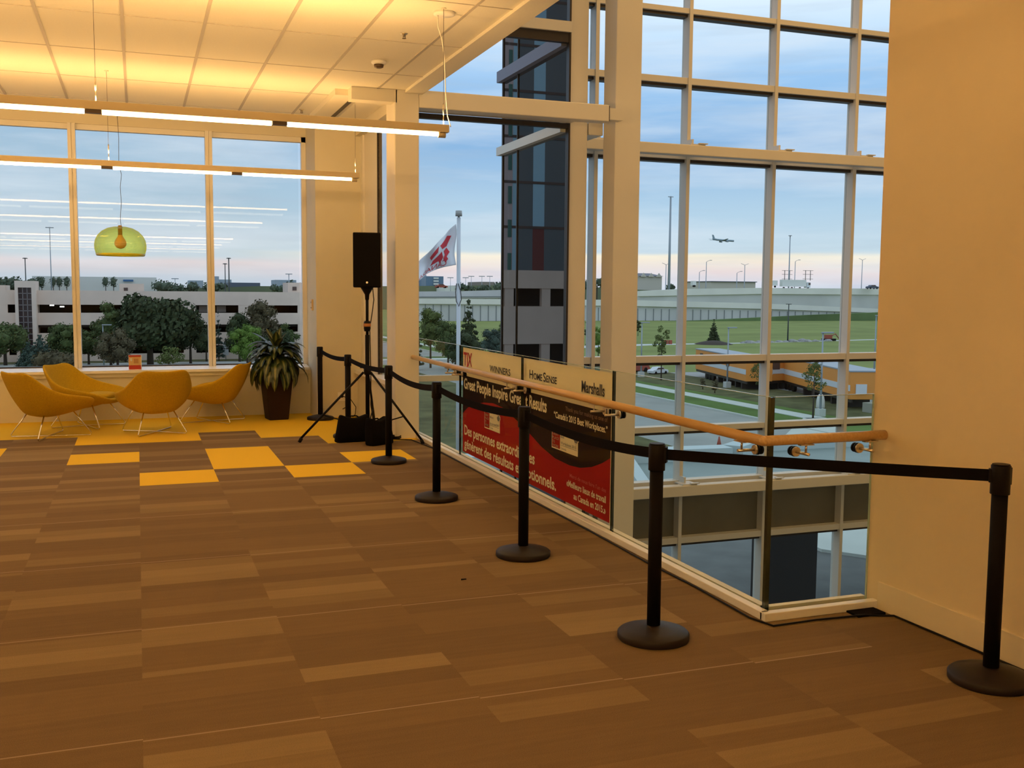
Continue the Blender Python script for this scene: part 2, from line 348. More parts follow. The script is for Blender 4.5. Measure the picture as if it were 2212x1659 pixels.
MB().box(FX0, 2.26, 14.49, 14.58, 3.79, 3.86).done('head_frame', mulm, wn, True)
MB().box(FX0, 2.26, 14.49, 14.58, .655, .68).done('sill_frame', mulm, wn, True); MB().box(FX0, 2.26, 14.515, 14.58, .68, .70).done('sill_gasket', frmd, wn, True)
MB().box(2.20, 2.26, 14.49, 14.58, .655, 3.86).done('jamb_frame', mulm, wn, True)
for x in mulx:
    m_ = MB().box(x-.046, x-.004, 14.42, 14.58, .655, 3.86).box(x+.004, x+.046, 14.42, 14.58, .655, 3.86).box(x-.004, x+.004, 14.435, 14.58, .655, 3.86).done('mullion', mulm, wn, True)
for a, b in zip([FX0]+mulx, mulx+[2.20]): MB().box(a+.04, b-.04, 14.53, 14.542, .69, 3.79).done('pane', glassw, wn, True)
# strip glazing in the east wall between corner and first column
S(MB().box(2.82, 2.96, 11.86, 13.70, -.3, .60), 'wall_east', wallm)
S(MB().box(2.77, 2.96, 11.86, 13.70, .60, .65), 'trim_3', sconce)
S(MB().box(2.80, 2.96, 11.86, 13.70, 3.80, 4.3), 'wall_header', wallm)
w2 = thing('window_2', None, None, (2.88, 12.8, .65), kind='structure')
MB().box(2.895, 2.96, 12.79, 13.55, .65, 3.80).done('side_panel', mulm, w2, True)
MB().box(2.87, 2.96, 13.55, 13.70, .65, 3.80).done('side_panel', mulm, w2, True)
MB().box(2.893, 2.95, 12.765, 12.79, .65, 3.80).done('frame', frmd, w2, True)
MB().box(2.905, 2.915, 11.86, 12.765, .65, 3.80).done('pane', glassw, w2, True)
# ceiling bulkhead with air slot next to the first column
S(MB().box(2.30, 2.82, 11.43, 11.62, 3.86, 4.0), 'trim_4', trimm)
bu_ = S(MB().box(2.15, 2.36, 11.62, 13.70, 3.93, 4.0).box(2.46, 2.86, 11.62, 13.70, 3.93, 4.0), 'trim_5', trimm)
MB().box(2.36, 2.46, 11.62, 13.70, 3.97, 3.995).done('air_slot', frmd, bu_)
# structure around the void
S(MB().box(2.98, 3.12, YR, 11.95, 4.3, 9.5), 'wall_above', wallm)
S(MB().box(3.0, 3.14, YR-.06, 12.0, G, -.32).box(3.0, XR, YR-.2, YR-.06, G, -.32), 'wall_below', wallm)
S(MB().box(XR+.2, 16.2, YR-.2, YR, G, 9.5), 'wall_atrium_back', wallm)
S(MB().box(16, 16.2, YR, 14.5, G, 9.5), 'wall_atrium_right', wallm)
S(MB().box(2.9, 16.2, YR-.2, 14.5, 9.5, 9.7), 'ceiling_atrium', ceilm)
S(MB().box(3.0, 16.2, YR-.2, 14.5, G-.1, G+.02), 'floor_atrium', paving)
# ------------------------------------------------------------------ columns and beams
def column(x0, x1, y0, y1, z0, z1, label):
    o = MB().box(x0, x1, y0, y1, z0, z1).done('column', steelm, bevel=.012, label=label, cat='column', fix=True); return o
column(2.795, 3.08, 11.43, 11.86, -.3, 9.5, 'square cream column at the far end of the glass balustrade')
column(5.68, 6.04, 11.65, 12.0, G, 9.5, 'broad cream column standing in the open atrium, in front of the tall windows')
column(5.20, 5.46, 12.0, 12.3, G, 9.5, 'cream post where the dark glass wing meets the atrium')
b = MB().box(3.08, 5.49, 11.43, 11.62, 3.82, 4.02).done('steel_beam', steelm, bevel=.01, label='short cream beam from the balustrade column to the broad atrium column', cat='beam')
MB().box(5.49, 5.50, 11.44, 11.61, 3.83, 4.01).done('dark_end_gap', frmd, b); MB().box(5.50, 5.69, 11.46, 11.60, 3.85, 3.99).done('end_plate', steelm, b)  # thin dark slice stands in for the shaded gap at the beam end
MB().box(3.08, 5.2, 11.66, 11.95, 3.86, 3.93).done('soffit', steelm, b)
MB().box(5.48, 5.68, 12.0, 13.88, 3.74, 3.90).done('steel_beam', steelm, bevel=.01, label='cream beam running back from the broad column to the tall windows', cat='beam')
# ------------------------------------------------------------------ window 3 : glazing of the notch
w3 = thing('window_3', None, None, (4.1, 12.0, 0), kind='structure')
for z0, z1 in ((-8.6, -8.45), (-1.45, -1.33), (.62, .69), (4.98, 5.11), (9.3, 9.5)): MB().box(3.08, 5.2, 11.93, 12.05, z0, z1).done('girt', mulm, w3, True)
MB().box(3.08, 5.2, 11.97, 12.05, 3.80, 3.86).done('dark_rail', frmd, w3, True); MB().box(3.08, 5.2, 11.97, 12.05, 4.86, 4.98).done('dark_rail', frmd, w3, True)
MB().box(5.175, 5.2, 11.96, 12.05, -8.4, 9.3).done('dark_jamb', frmd, w3, True); MB().box(3.08, 3.095, 11.96, 12.05, -8.4, 9.3).done('dark_jamb', frmd, w3, True)
for z0, z1 in ((-8.4, -1.45), (-1.33, .62), (.69, 3.80), (3.86, 4.86), (5.11, 9.3)): MB().box(3.095, 5.175, 12.0, 12.01, z0, z1).done('pane', glassw, w3, True)
# wing: dark reflecting glass side of the atrium, seen from outside through window 3
w4 = thing('window_4', None, None, (5.2, 13.3, 0), kind='structure')
MB().box(5.18, 5.195, 12.06, 14.42, G, 9.5).done('dark_pane', glassd, w4, True)
MB().box(5.165, 5.20, 13.78, 13.80, G, 9.5).done('mullion', frmd, w4, True); MB().box(5.165, 5.25, 14.40, 14.44, G, 9.5).done('corner_post', frmd, w4, True)
MB().box(5.10, 5.20, 12.05, 14.50, 3.76, 3.88).done('band', mulm, w4, True); MB().box(5.10, 5.20, 12.05, 14.50, 4.83, 4.99).done('band', mat('violet_grey_band', (.20, .20, .27), .5), w4, True)
MB().box(5.26, 5.34, 12.35, 14.35, G, 9.5).done('backing', mat('dark_sheet_backing', (.03, .032, .034), .8), w4, True)  # opaque dark sheet added behind the glass so the lit atrium stays hidden
# ------------------------------------------------------------------ window 5 : tall atrium curtain wall
w5 = thing('window_5', None, None, (10, 14.3, 0), kind='structure')
mx = [6.58+1.604*k for k in range(0, 6)]
for x in mx:
    mo = MB().box(x, x+.062, 14.2, 14.42, G, 9.5).done('mullion', mulm, w5, True, bevel=.004)
    for zb in (4.02, -1.33):
        MB().box(x-.09, x+.17, 13.93, 14.2, zb, zb+.02).box(x+.0, x+.03, 14.05, 14.2, zb+.02, zb+.11).box(x+.05, x+.20, 13.90, 13.96, zb+.02, zb+.035).done('bracket', mulm, mo, True)
cuts = [(-8.6, -8.4), (-2.35, -2.25), (-1.42, -1.30), (-.50, -.41), (.625, .73), (3.84, 3.97), (5.0, 5.10), (6.08, 6.16), (7.15, 7.24), (8.3, 8.4), (9.4, 9.5)]
for z0, z1 in cuts:
    g_ = MB().box(5.25, 16, 14.22, 14.42, z0, z1).done('girt', mulm, w5, True, bevel=.004)
    MB().box(5.25, 16, 14.27, 14.42, z0-.045, z0-.001).done('underside_shade', frmd, g_, True)  # dark strip puts the shade under each girt into colour
xs = [5.25]+[x+.062 for x in mx]+[16.062]
for (a0, a1), (b0, b1) in zip(cuts, cuts[1:]):
    for p, q in zip(xs, xs[1:]):
        if a1 == -2.25: MB().box(p, q-.062, 14.36, 14.38, a1, b0).done('spandrel', spand, w5, True)
        else: MB().box(p, q-.062, 14.365, 14.377, a1, b0).done('pane', glassc, w5, True)
MB().box(5.46, 16, 13.9, 14.08, 3.86, 4.02).done('steel_beam', steelm, bevel=.012, label='long cream horizontal beam across the tall atrium windows, above eye level', cat='beam')
MB().box(5.46, 16, 13.9, 14.08, -1.50, -1.33).done('steel_beam', steelm, bevel=.012, label='long cream horizontal beam across the tall atrium windows, below floor level', cat='beam')
# ================================================================== BALUSTRADE
XG = 3.10; HG = 1.17
joints = [11.68, 9.89, 8.10, 6.31, 4.452]
bal = thing('glass_balustrade', 'frameless glass balustrade along the edge of the carpeted floor', 'balustrade', (XG, 8, 0))
MB().box(3.035, 3.085, YR-.07, 11.9, 0, .045).box(3.035, XR, YR-.10, YR-.05, 0, .045).done('curb', sconce, bal, True, bevel=.004)
MB().box(3.085, 3.094, YR-.05, 11.9, 0, .03).box(3.085, XR, YR-.05, YR-.04, 0, .03).done('shoe', frmd, bal, True)
MB().box(3.108, 3.15, YR+.02, 11.9, -.3, .04).box(3.108, XR, YR+.012, YR+.05, -.3, .04).done('outer_trim', trimm, bal, True)
for a, b in zip(joints, joints[1:]):
    g_ = MB().box(3.095, 3.107, b+.010, a-.010, 0, HG).done('glass_panel', glassr, bal, True)
    for y in (b+.008, a-.0135): MB().box(3.094, 3.108, y, y+.0055, 0, HG).done('side_edge', gedge, g_, True)
    MB().box(3.095, 3.107, b+.012, a-.012, HG, HG+.003).done('top_edge', gtop, g_, True)
MB().box(3.093, 3.118, YR-.009, YR+.0155, 0, HG).done('corner_seal', gedge, bal, True)
g_ = MB().box(3.118, XR-.009, YR-.006, YR+.006, 0, HG).done('glass_panel', glassr, bal, True)
MB().box(3.108, 3.118, YR-.008, YR+.008, 0, HG).done('side_edge', gedge, g_, True); MB().box(XR-.009, XR-.005, YR-.006, YR+.006, 0, HG).done('wall_side_edge', gtop, g_, True)
MB().box(3.125, XR-.006, YR-.006, YR+.006, HG, HG+.003).done('top_edge', gtop, g_, True)
# handrail and brackets
rail = thing('handrail', 'round oiled wooden handrail on the room side of the glass balustrade', 'handrail', (3.0, 8, .96))
RX, RY, RZ = 3.0, YR-.09, .957
rb = MB().cyl((RX, 11.41, RZ), (RX, RY, RZ), .027, 24)
m_ = rb; m_.cyl((RX, RY, RZ), (XR, RY, RZ), .027, 24)
bmesh.ops.create_uvsphere(m_.bm, u_segments=20, v_segments=10, radius=.027, matrix=Matrix.Translation((RX, RY, RZ)))
m_.done('wooden_rail', oak, rail, True)
def bracket(px_, py_, dx, dy):          # puck on the glass, arm toward the rail, pin up into the rail
    g = bpy.data.objects.new('bracket', None)
    n = Vector((dx, dy, 0)); z_ = .88; c = Vector((px_, py_, z_)); side = Vector((-dy, dx, 0))
    m1 = MB().cyl(c+n*.010, c+n*.022, .026, 24).cyl(c+n*.022, c+n*.125, .0085, 14)
    pin = c+n*.10
    m1.cyl(pin+Vector((0, 0, -.002)), pin+Vector((0, 0, RZ-z_-.022)), .006, 12)
    m1.box(pin.x-.022-abs(side.x)*.02, pin.x+.022+abs(side.x)*.02, pin.y-.014-abs(side.y)*.03, pin.y+.014+abs(side.y)*.03, RZ-.031, RZ-.025)
    br = m1.done('rail_bracket', brass, rail, True)
    MB().cyl(c-n*.002, c+n*.010, .028, 24).done('rubber_gasket', black, br, True); MB().cyl(c-n*.024, c-n*.010, .026, 24).done('back_disc', black, br, True)
for j in joints:
    if j < 11: bracket(3.095, j+.10, -1, 0)
    if j > 5: bracket(3.095, j-.13, -1, 0)
bracket(3.25, YR-.006, 0, -1); bracket(3.66, YR-.006, 0, -1)
# ------------------------------------------------------------------ banner behind the glass
XB = 3.122; YA, YZ = 9.86, 6.36
ban = thing('banner', 'wide red, black and white vinyl banner behind the balustrade glass', 'banner', (XB, 8.1, .07))
def bp(y, z_, l=0): return Vector((XB-l*.0004, y, z_))
ZB, ZT, ZS = .075, 1.15, .865
MB().poly([bp(YA, ZB), bp(YZ, ZB), bp(YZ, ZT), bp(YA, ZT)], (.002, 0, 0)).done('white_sheet', cream, ban, True)
MB().poly([bp(YA, ZB, 2), bp(YZ+.03, ZB, 2), bp(YZ+.03, ZS, 2), bp(YA, ZS, 2)], (.0003, 0, 0)).done('red_field', redp, ban, True)
curve = [(9.86, .47), (9.7, .545), (9.48, .60), (9.2, .65), (8.91, .672), (8.65, .66), (8.4, .61), (8.15, .56), (7.96, .51), (7.69, .435), (7.4, .385), (7.1, .375), (6.9, .39), (6.7, .43), (6.53, .485), (6.39, .545)]
MB().poly([bp(YA, ZS, 4)]+[bp(y, z_, 4) for y, z_ in curve]+[bp(YZ+.03, ZS, 4)], (.0003, 0, 0)).done('black_field', darkp, ban, True)
BX, BZ = (0, -1, 0), (0, 0, 1)
def bt(s, y0, y1, z_, h, m, name='lettering', par=ban, l=6, b=.012): return text(par, name, s, (BX, BZ), (XB-l*.0004, y0, z_), y0-y1, h, m, bold=b)
bt('TJX', 9.84, 9.56, .975, .13, redlet, 'store_name', b=.03)
bt('WINNERS', 9.02, 8.45, .965, .062, blk, 'store_name')
bt('H', 7.98, 7.90, .985, .075, blk, 'store_name'); bt('OME', 7.885, 7.69, .985, .055, blk, 'store_name'); bt('S', 7.67, 7.61, .985, .075, blk, 'store_name'); bt('ENSE', 7.60, 7.38, .985, .055, blk, 'store_name')
bt('Marshalls', 6.90, 6.50, .972, .085, blk, 'store_name', b=.02)
bt('Great People Inspire Grea', 9.82, 8.15, .735, .108, cream, 'headline', b=.028); bt('t Results', 8.07, 7.585, .735, .108, cream, 'headline', b=.028)
bt('Thank you for making us one of', 7.20, 6.44, .795, .034, dimbr)
bt('“Canada\'s 2015 Best Workplaces.”', 7.43, 6.44, .715, .050, cream, b=.024)
bt('Des personnes extraordinaires', 9.80, 7.84, .262, .10, cream, 'french_headline', b=.024)
bt('génèrent des résultats exceptionnels.', 9.80, 7.37, .125, .095, cream, 'french_headline', b=.024)
bt('Merci de nous faire l\'un des', 7.10, 6.45, .285, .03, dimred)
bt('«Meilleurs lieux de travail', 7.16, 6.45, .208, .050, cream, b=.024)
bt('au Canada en 2015.»', 7.02, 6.45, .128, .050, cream, b=.024)
def badge(y0, y1, z0, z1, fr):
    h = z1-z0; w = y0-y1
    bd = MB().poly([bp(y0, z0, 7), bp(y1, z0, 7), bp(y1, z1, 7), bp(y0, z1, 7)], (.0003, 0, 0)).done('award_badge', cream, ban, True)
    MB().poly([bp(y0-.01, z0+.01, 9), bp(y0-.33*w, z0+.01, 9), bp(y0-.33*w, z1-.01, 9), bp(y0-.01, z1-.01, 9)], (.0003, 0, 0)).done('red_block', redp, bd, False) if False else None
    m_ = MB().poly([bp(y0-.01, z0+.01, 9), bp(y0-.33*w, z0+.01, 9), bp(y0-.33*w, z1-.01, 9), bp(y0-.01, z1-.01, 9)], (.0003, 0, 0)); m_.done('red_block', redp, bd, True)
    for i, s in enumerate(('GREAT', 'PLACE', 'TO', 'WORK')): bt(s, y0-.02, y0-.29*w if s != 'TO' else y0-.13*w, z1-.045-i*.032, .022, tan, 'small_print', bd, 11)
    a, b_, c_ = fr
    bt(a, y0-.36*w, y0-.50*w if len(a) < 6 else y0-.60*w, z1-.05, .022, greyp, 'small_print', bd, 11); bt(b_, y0-.36*w, y1+.03, z0+.055, .022, greyp, 'small_print', bd, 11); bt(c_, y0-.36*w, y0-.58*w, z0+.015, .016, greyp, 'small_print', bd, 11)
    MB().poly([bp(y0-.36*w, z0+.043, 10), bp(y1+.02, z0+.043, 10), bp(y1+.02, z0+.046, 10), bp(y0-.36*w, z0+.046, 10)], (.0002, 0, 0)).done('rule_line', greyp, bd, True)
    cy, cz = y1+.035, z1-.035; pts = []
    lf = [(0, 1), (.16, .62), (.36, .74), (.30, .32), (.58, .52), (.62, .34), (.95, .38), (.80, .12), (.92, 0), (.50, -.30), (.56, -.46), (.06, -.40), (.04, -.80), (-.04, -.80), (-.06, -.40), (-.56, -.46), (-.50, -.30), (-.92, 0), (-.80, .12), (-.95, .38), (-.62, .34), (-.58, .52), (-.30, .32), (-.36, .74), (-.16, .62)]
    MB().poly([bp(cy-a*.058, cz+b2*.058, 10) for a, b2 in lf], (.0002, 0, 0)).done('leaf_outline', cream, bd, True)
    MB().poly([bp(cy-a*.045, cz+b2*.045, 13) for a, b2 in lf], (.0002, 0, 0)).done('maple_leaf', greyp, bd, True)
badge(9.16, 8.72, .41, .575, ('Meilleurs', 'lieux de travail 2015', 'Canada'))
badge(7.47, 6.95, .465, .62, ('Best', 'Workplaces 2015', 'Canada'))
# ================================================================== STANCHIONS
SG = 'belt stanchions in front of the balustrade'
def stanchion():
    r = thing('belt_stanchion', None, 'stanchion', group=SG)
    MB().lathe([(0, 0), (.174, 0), (.178, .006), (.178, .030), (.170, .038), (.120, .052), (.060, .066), (.040, .070), (0, .070)], n=56).done('base', basem, r)
    MB().cyl((0, 0, .068), (0, 0, .86), .0335, 32).done('post', blackm, r)
    h = MB().cyl((0, 0, .845), (0, 0, .972), .041, 32).cyl((0, 0, .972), (0, 0, .978), .037, 32)
    h.done('belt_head', black, r, bevel=.002)
    return r
st0 = stanchion()
spos = [((2.268, 13.50), 'black belt stanchion nearest the far corner, farthest of the row'), ((2.294, 11.72), 'black belt stanchion behind the tripod, beside the black sandbags'), ((2.334, 9.836), 'black belt stanchion beside the yellow tiles, in front of the speaker stand'),
        ((2.282, 7.923), 'black belt stanchion in front of the clear glass panel left of the banner'), ((2.32, 6.018), 'black belt stanchion overlapping the middle of the red banner'),
        ((2.367, 4.33), 'black belt stanchion left of the balustrade corner, with the round base fully in view'), ((3.546-.03, 3.332), 'nearest black belt stanchion, against the right-hand wall')]
sts = [st0]
for i, ((x, y), lab) in enumerate(spos):
    if i == 0: st0.location = (x, y, 0); st0['label'] = lab
    else: sts.append(dup(st0, (x, y, 0), 0, lab))
for i, s in enumerate(sts):
    a = Vector(s.location)
    if i+1 < len(sts):
        b = Vector(sts[i+1].location); d = (b-a).normalized(); sag = [.035, .03, .045, .04, .035, .004][i]; n = 24
        mb = MB(); side = Vector((-d.y, d.x, 0)); rows = []
        p0 = d*.040; p1 = (b-a)-d*.040
        for k in range(n+1):
            t = k/n; c = p0.lerp(p1, t); c.z = .925-sag*4*t*(1-t)
            rows.append([mb.bm.verts.new(c+side*s_*.001+Vector((0, 0, dz))) for s_, dz in ((-1, -.0265), (-1, .0265), (1, .0265), (1, -.0265))])
        for A, B in zip(rows, rows[1:]):
            for k in range(4): mb.bm.faces.new((A[k], A[(k+1) % 4], B[(k+1) % 4], B[k]))
        mb.bm.faces.new(rows[0]); mb.bm.faces.new(rows[-1][::-1])
        mb.done('belt', beltm, s)
    if i+1 < len(sts): dl = (Vector(sts[i+1].location)-a).normalized()
    else: dl = Vector((1, .1, 0)).normalized()
    R = Matrix.Rotation(math.atan2(dl.y, dl.x), 4, 'Z')
    MB().box(.034, .050, -.019, .019, .885, .962, R).done('belt_clip', black, s, bevel=.002)
    if 0 < i: 
        dk_ = (Vector(sts[i-1].location)-a).normalized(); R2 = Matrix.Rotation(math.atan2(dk_.y, dk_.x), 4, 'Z'); MB().box(.034, .048, -.016, .016, .895, .955, R2).done('belt_clip', black, s, bevel=.002)
# ================================================================== SPEAKER ON TRIPOD
SX, SY = 2.462, 11.42
ts = thing('speaker_stand', 'black tripod speaker stand with three splayed legs', 'stand', (SX, SY, 0))
MB().cyl((0, 0, .12), (0, 0, 1.22), .024, 20).done('lower_pole', blackm, ts)
MB().cyl((0, 0, 1.2), (0, 0, 1.80), .0165, 18).done('upper_pole', black, ts)
cl_ = MB().lathe([(0, 1.26), (.034, 1.26), (.040, 1.29), (.040, 1.36), (.030, 1.38), (0, 1.38)], n=24).done('clamp_collar', black, ts)
MB().lathe([(.041, 1.315), (.043, 1.32), (.043, 1.345), (.041, 1.35)], n=24).done('tape_wrap', orangewrap, cl_)
MB().lathe([(0, .76), (.034, .76), (.042, .78), (.042, .84), (.03, .86), (0, .86)], n=24).cyl((-.085, 0, .845), (.085, 0, .845), .008, 10).done('leg_collar', black, ts)
MB().lathe([(0, .12), (.030, .12), (.034, .16), (.030, .21), (0, .21)], n=24).done('lower_collar', black, ts)
feet = [Vector((-.77, .05, 0)), Vector((.52, -.50, 0)), Vector((.24, .66, 0))]
for f_ in feet:
    d = f_.normalized(); top = d*.045+Vector((0, 0, .79))
    lg = MB().cyl(top, f_+Vector((0, 0, .035)), .0135, 14).done('leg', black, ts)
    MB().cyl(f_*.975+Vector((0, 0, .050)), f_*1.01+Vector((0, 0, .002)), .020, 14).done('rubber_foot', black, lg)
    mid = top.lerp(f_, .62); MB().tube([d*.03+Vector((0, 0, .165)), mid], .0075, 8).done('brace', black, ts)
sp_ = thing('loudspeaker', 'black loudspeaker cabinet on top of the tripod stand', 'speaker', (SX, SY, 1.74), -.21)
MB().box(-.155, .155, -.15, .15, .02, .635).done('cabinet', spkm, sp_, bevel=.012)
MB().box(-.148, .148, -.158, -.149, .03, .625).done('grille', spkm, sp_, bevel=.003)
MB().cyl((0, -.162, .075), (0, -.157, .075), .012, 16).done('logo_badge', brass, sp_)
MB().lathe([(0, -.12), (.022, -.12), (.026, -.06), (.062, 0), (.075, .02), (0, .02)], n=24).done('pole_socket', black, sp_)
cb = MB().tube([(SX+.07, SY+.03, 1.78), (SX+.085, SY+.03, 1.62), (SX+.06, SY+.02, 1.45), (SX+.03, SY-.0, 1.3), (SX+.035, SY, 1.0), (SX+.045, SY+.02, .7), (SX+.06, SY+.10, .4), (SX+.10, SY+.10, .12), (SX+.16, SY+.05, .01), (SX+.35, SY-.1, .008), (2.94, 11.25, .008), (3.0, 10.6, .008), (3.005, 9.5, .008), (3.0, 8, .008), (3.01, 6.5, .008), (2.995, 5.6, .008), (3.01, 5, .008), (2.99, 4.42, .008), (3.03, 4.27, .008), (3.3, 4.28, .008), (3.6, 4.26, .008), (3.74, 4.2, .008), (3.745, 3.8, .008), (3.75, 3.0, .008), (3.745, 2.0, .008)], .0055, 8)
cb.done('speaker_cable', black, label='thin black cable from the loudspeaker along the foot of the balustrade and wall', cat='cable')
# sandbags
def sack(name, label, c, w, h, d, rz, lean):
    bm_ = bmesh.new(); bmesh.ops.create_cube(bm_, size=1); bmesh.ops.subdivide_edges(bm_, edges=bm_.edges, cuts=7, use_grid_fill=True); rnd = random.Random(len(label))
    for v in bm_.verts:
        x, y, zz = v.co*2
        f = 1-.28*max(0, zz)
        s_ = (1-.22*abs(x)**4)*(1-.2*abs(zz)**4)
        v.co = Vector((x*w/2*(1-.10*zz)*(1-.08*y*y)+lean*(zz+1)*.5, y*d/2*f*s_+rnd.uniform(-.006, .006), (zz*.5+.5)*h*(1-.10*math.cos(x*2.2)*(zz > 0))+rnd.uniform(-.004, .004)*(zz > -.9)))
    m_ = MB(); m_.bm.free(); m_.bm = bm_
    for f in bm_.faces: f.smooth = True
    R = Matrix.Rotation(rz, 4, 'Z')
    bmesh.ops.transform(bm_, matrix=R, verts=bm_.verts)
    t = thing(name, label, 'sandbag', c)
    o = m_.done('bag_body', fabb, t); sd = o.modifiers.new('sub', 'SUBSURF'); sd.levels = 1; sd.render_levels = 2
    hd = MB().tube([R@Vector((-w*.22+lean, .03, h*.88)), R@Vector((-w*.1+lean, .04, h*.97)), R@Vector((w*.1+lean, .04, h*.97)), R@Vector((w*.22+lean, .03, h*.88))], .008, 6); hd.done('handle', fabb, t)
    return t
sack('sandbag', 'left of two black sandbags under the tripod, in front of a stanchion base', (2.27, 11.36, 0), .38, .30, .17, .05, .02)
sack('sandbag', 'right of two black sandbags under the tripod, slumped', (2.52, 11.06, 0), .32, .30, .18, .5, -.03)
# ================================================================== YELLOW LOUNGE CHAIRS
CG = 'yellow lounge chairs by the window'
def make_chair():
    r = thing('lounge_chair', None, 'chair', group=CG)
    rim = [(-.50, 0, .715), (-.495, .14, .72), (-.485, .255, .735), (-.43, .325, .70), (-.335, .375, .61), (-.22, .42, .53), (-.08, .452, .478), (.08, .462, .452), (.24, .445, .43), (.36, .405, .408), (.425, .33, .375), (.445, .22, .335), (.44, .11, .318), (.438, 0, .315)]
    bot = [(-.235, 0, .20), (-.235, .09, .20), (-.23, .15, .202), (-.21, .19, .205), (-.17, .215, .207), (-.11, .232, .208), (-.03, .24, .212), (.05, .24, .22), (.13, .23, .23), (.20, .20, .24), (.25, .16, .25), (.27, .11, .255), (.275, .05, .257), (.275, 0, .257)]
    rim = [(x*.88, y*.88, z_*1.01+.055) for x, y, z_ in rim]; bot = [(x*.88, y*.88, z_+.085) for x, y, z_ in bot]
    full = lambda a: a+[(x, -y, z_) for x, y, z_ in a[-2:0:-1]]
    rim, bot = full(rim), full(bot); n = len(rim); J = 6
    mb = MB(); R = []
    for j in range(J+1):
        t = j/J; row = []
        for k in range(n):
            a = Vector(rim[k]); b = Vector(bot[k]); p = a.lerp(b, t)
            bul = math.sin(pi*t)*.035; o_ = Vector((a.x-b.x*.4, a.y, 0)).normalized(); p += o_*bul*(1 if a.z < .6 else .5); p.z -= bul*.6
            row.append(mb.bm.verts.new(p))
        R.append(row)
    for tt in (.55, .15):
        c = Vector((0, 0, .285))
        row = [mb.bm.verts.new(Vector((bot[k][0]*tt+.0, bot[k][1]*tt, c.z+(bot[k][2]-.285)*tt-.02*(1-tt)))) for k in range(n)]; R.append(row)
    for A, B in zip(R, R[1:]):
        for k in range(n): f = mb.bm.faces.new((A[k], A[(k+1) % n], B[(k+1) % n], B[k])); f.smooth = True
    f = mb.bm.faces.new(R[-1]); f.smooth = True
    sh = mb.done('shell', yfab, r)
    so = sh.modifiers.new('solid', 'SOLIDIFY'); so.thickness = .034; so.offset = 1; ss = sh.modifiers.new('sub', 'SUBSURF'); ss.levels = 1; ss.render_levels = 2
    # seat cushion
    mb = MB(); prof = []
    cush = [(-.30, 0), (-.28, .16), (-.18, .26), (0, .30), (.18, .29), (.32, .24), (.385, .14), (.395, 0)]; cush = cush+[(x, -y) for x, y in cush[-2:0:-1]]
    rows = []
    for sc_, dz in ((.90, 0), (1.0, .02), (1.0, .055), (.88, .08), (.5, .088), (.1, .09)):
        rows.append([mb.bm.verts.new(Vector((.03+(x-.04)*sc_*.88, y*sc_*.88, .315+dz+(x+.3)*.06))) for x, y in cush])
    for A, B in zip(rows, rows[1:]):
        for k in range(len(cush)): f = mb.bm.faces.new((A[k], A[(k+1) % len(cush)], B[(k+1) % len(cush)], B[k])); f.smooth = True
    mb.bm.faces.new(rows[0][::-1]); f = mb.bm.faces.new(rows[-1]); f.smooth = True
    cu = mb.done('seat_cushion', yfab, r); s2 = cu.modifiers.new('sub', 'SUBSURF'); s2.levels = 1; s2.render_levels = 2
    # two crossing sled loops
    for sgn in (1, -1):
        A = Vector((-.33, -.29*sgn, .009)); B = Vector((.35, .30*sgn, .009)); TA = Vector((-.17, -.17*sgn, .285)); TB = Vector((.17, .18*sgn, .315))
        pts = [TA, TA.lerp(A, .5), A+(TA-A)*.10, A+(TA-A)*.03+(B-A)*.012+Vector((0, 0, 0)), A+(B-A)*.035, A.lerp(B, .5)+Vector((0, 0, .004*sgn+.004)), B+(A-B)*.035, B+(TB-B)*.03+(A-B)*.012, B+(TB-B)*.10, TB.lerp(B, .5), TB]
        MB().tube(pts, .0075, 10).done('sled_leg', chrome, r)
    return r
ch = make_chair()
cspec = [((-.99, 12.80), .62, 'yellow lounge chair nearest the left edge, seen from its side and back'), ((-.62, 13.62), -.52, 'yellow lounge chair with its yellow seat inside in view, close to the window'), ((.16, 12.78), 1.83, 'yellow lounge chair seen squarely from behind, middle of the group'), ((.90, 13.66), 2.72, 'yellow lounge chair beside the potted plant')]
for i, ((x, y), a, lab) in enumerate(cspec):
    if i == 0: ch.location = (x, y, 0); ch.rotation_euler = (0, 0, a); ch['label'] = lab
    else: dup(ch, (x, y, 0), a, lab)
# ================================================================== POTTED PLANT
PX, PY = 1.72, 13.72
pt = thing('potted_plant', 'bushy variegated plant in a tall dark tapered planter by the window', 'plant', (PX, PY, 0))
pp = MB().tapbox((0, 0, 0), .26, .37, .62, .12).done('planter', potm, pt, bevel=.01)
MB().tapbox((0, 0, .6), .33, .33, .025, .12).done('soil', soil, pt)
lm = mat('variegated_leaf', (.02, .06, .01), .3, spec=.6); t_ = lm.node_tree
uvn = N(t_, 'ShaderNodeUVMap'); s_ = N(t_, 'ShaderNodeSeparateXYZ'); L(t_, uvn.outputs[0], s_.inputs[0])
d_ = math_(t_, 'ABSOLUTE', math_(t_, 'SUBTRACT', s_.outputs[0], .5))
L(t_, ramp(t_, [(0, (.20, .20, .06, 1)), (.10, (.15, .17, .05, 1)), (.19, (.022, .045, .012, 1)), (1, (.015, .032, .009, 1))], d_), t_.nodes['Principled BSDF'].inputs['Base Color'])
rnd = random.Random(5)
mb = MB(); uvl = mb.bm.loops.layers.uv.new('UVMap')
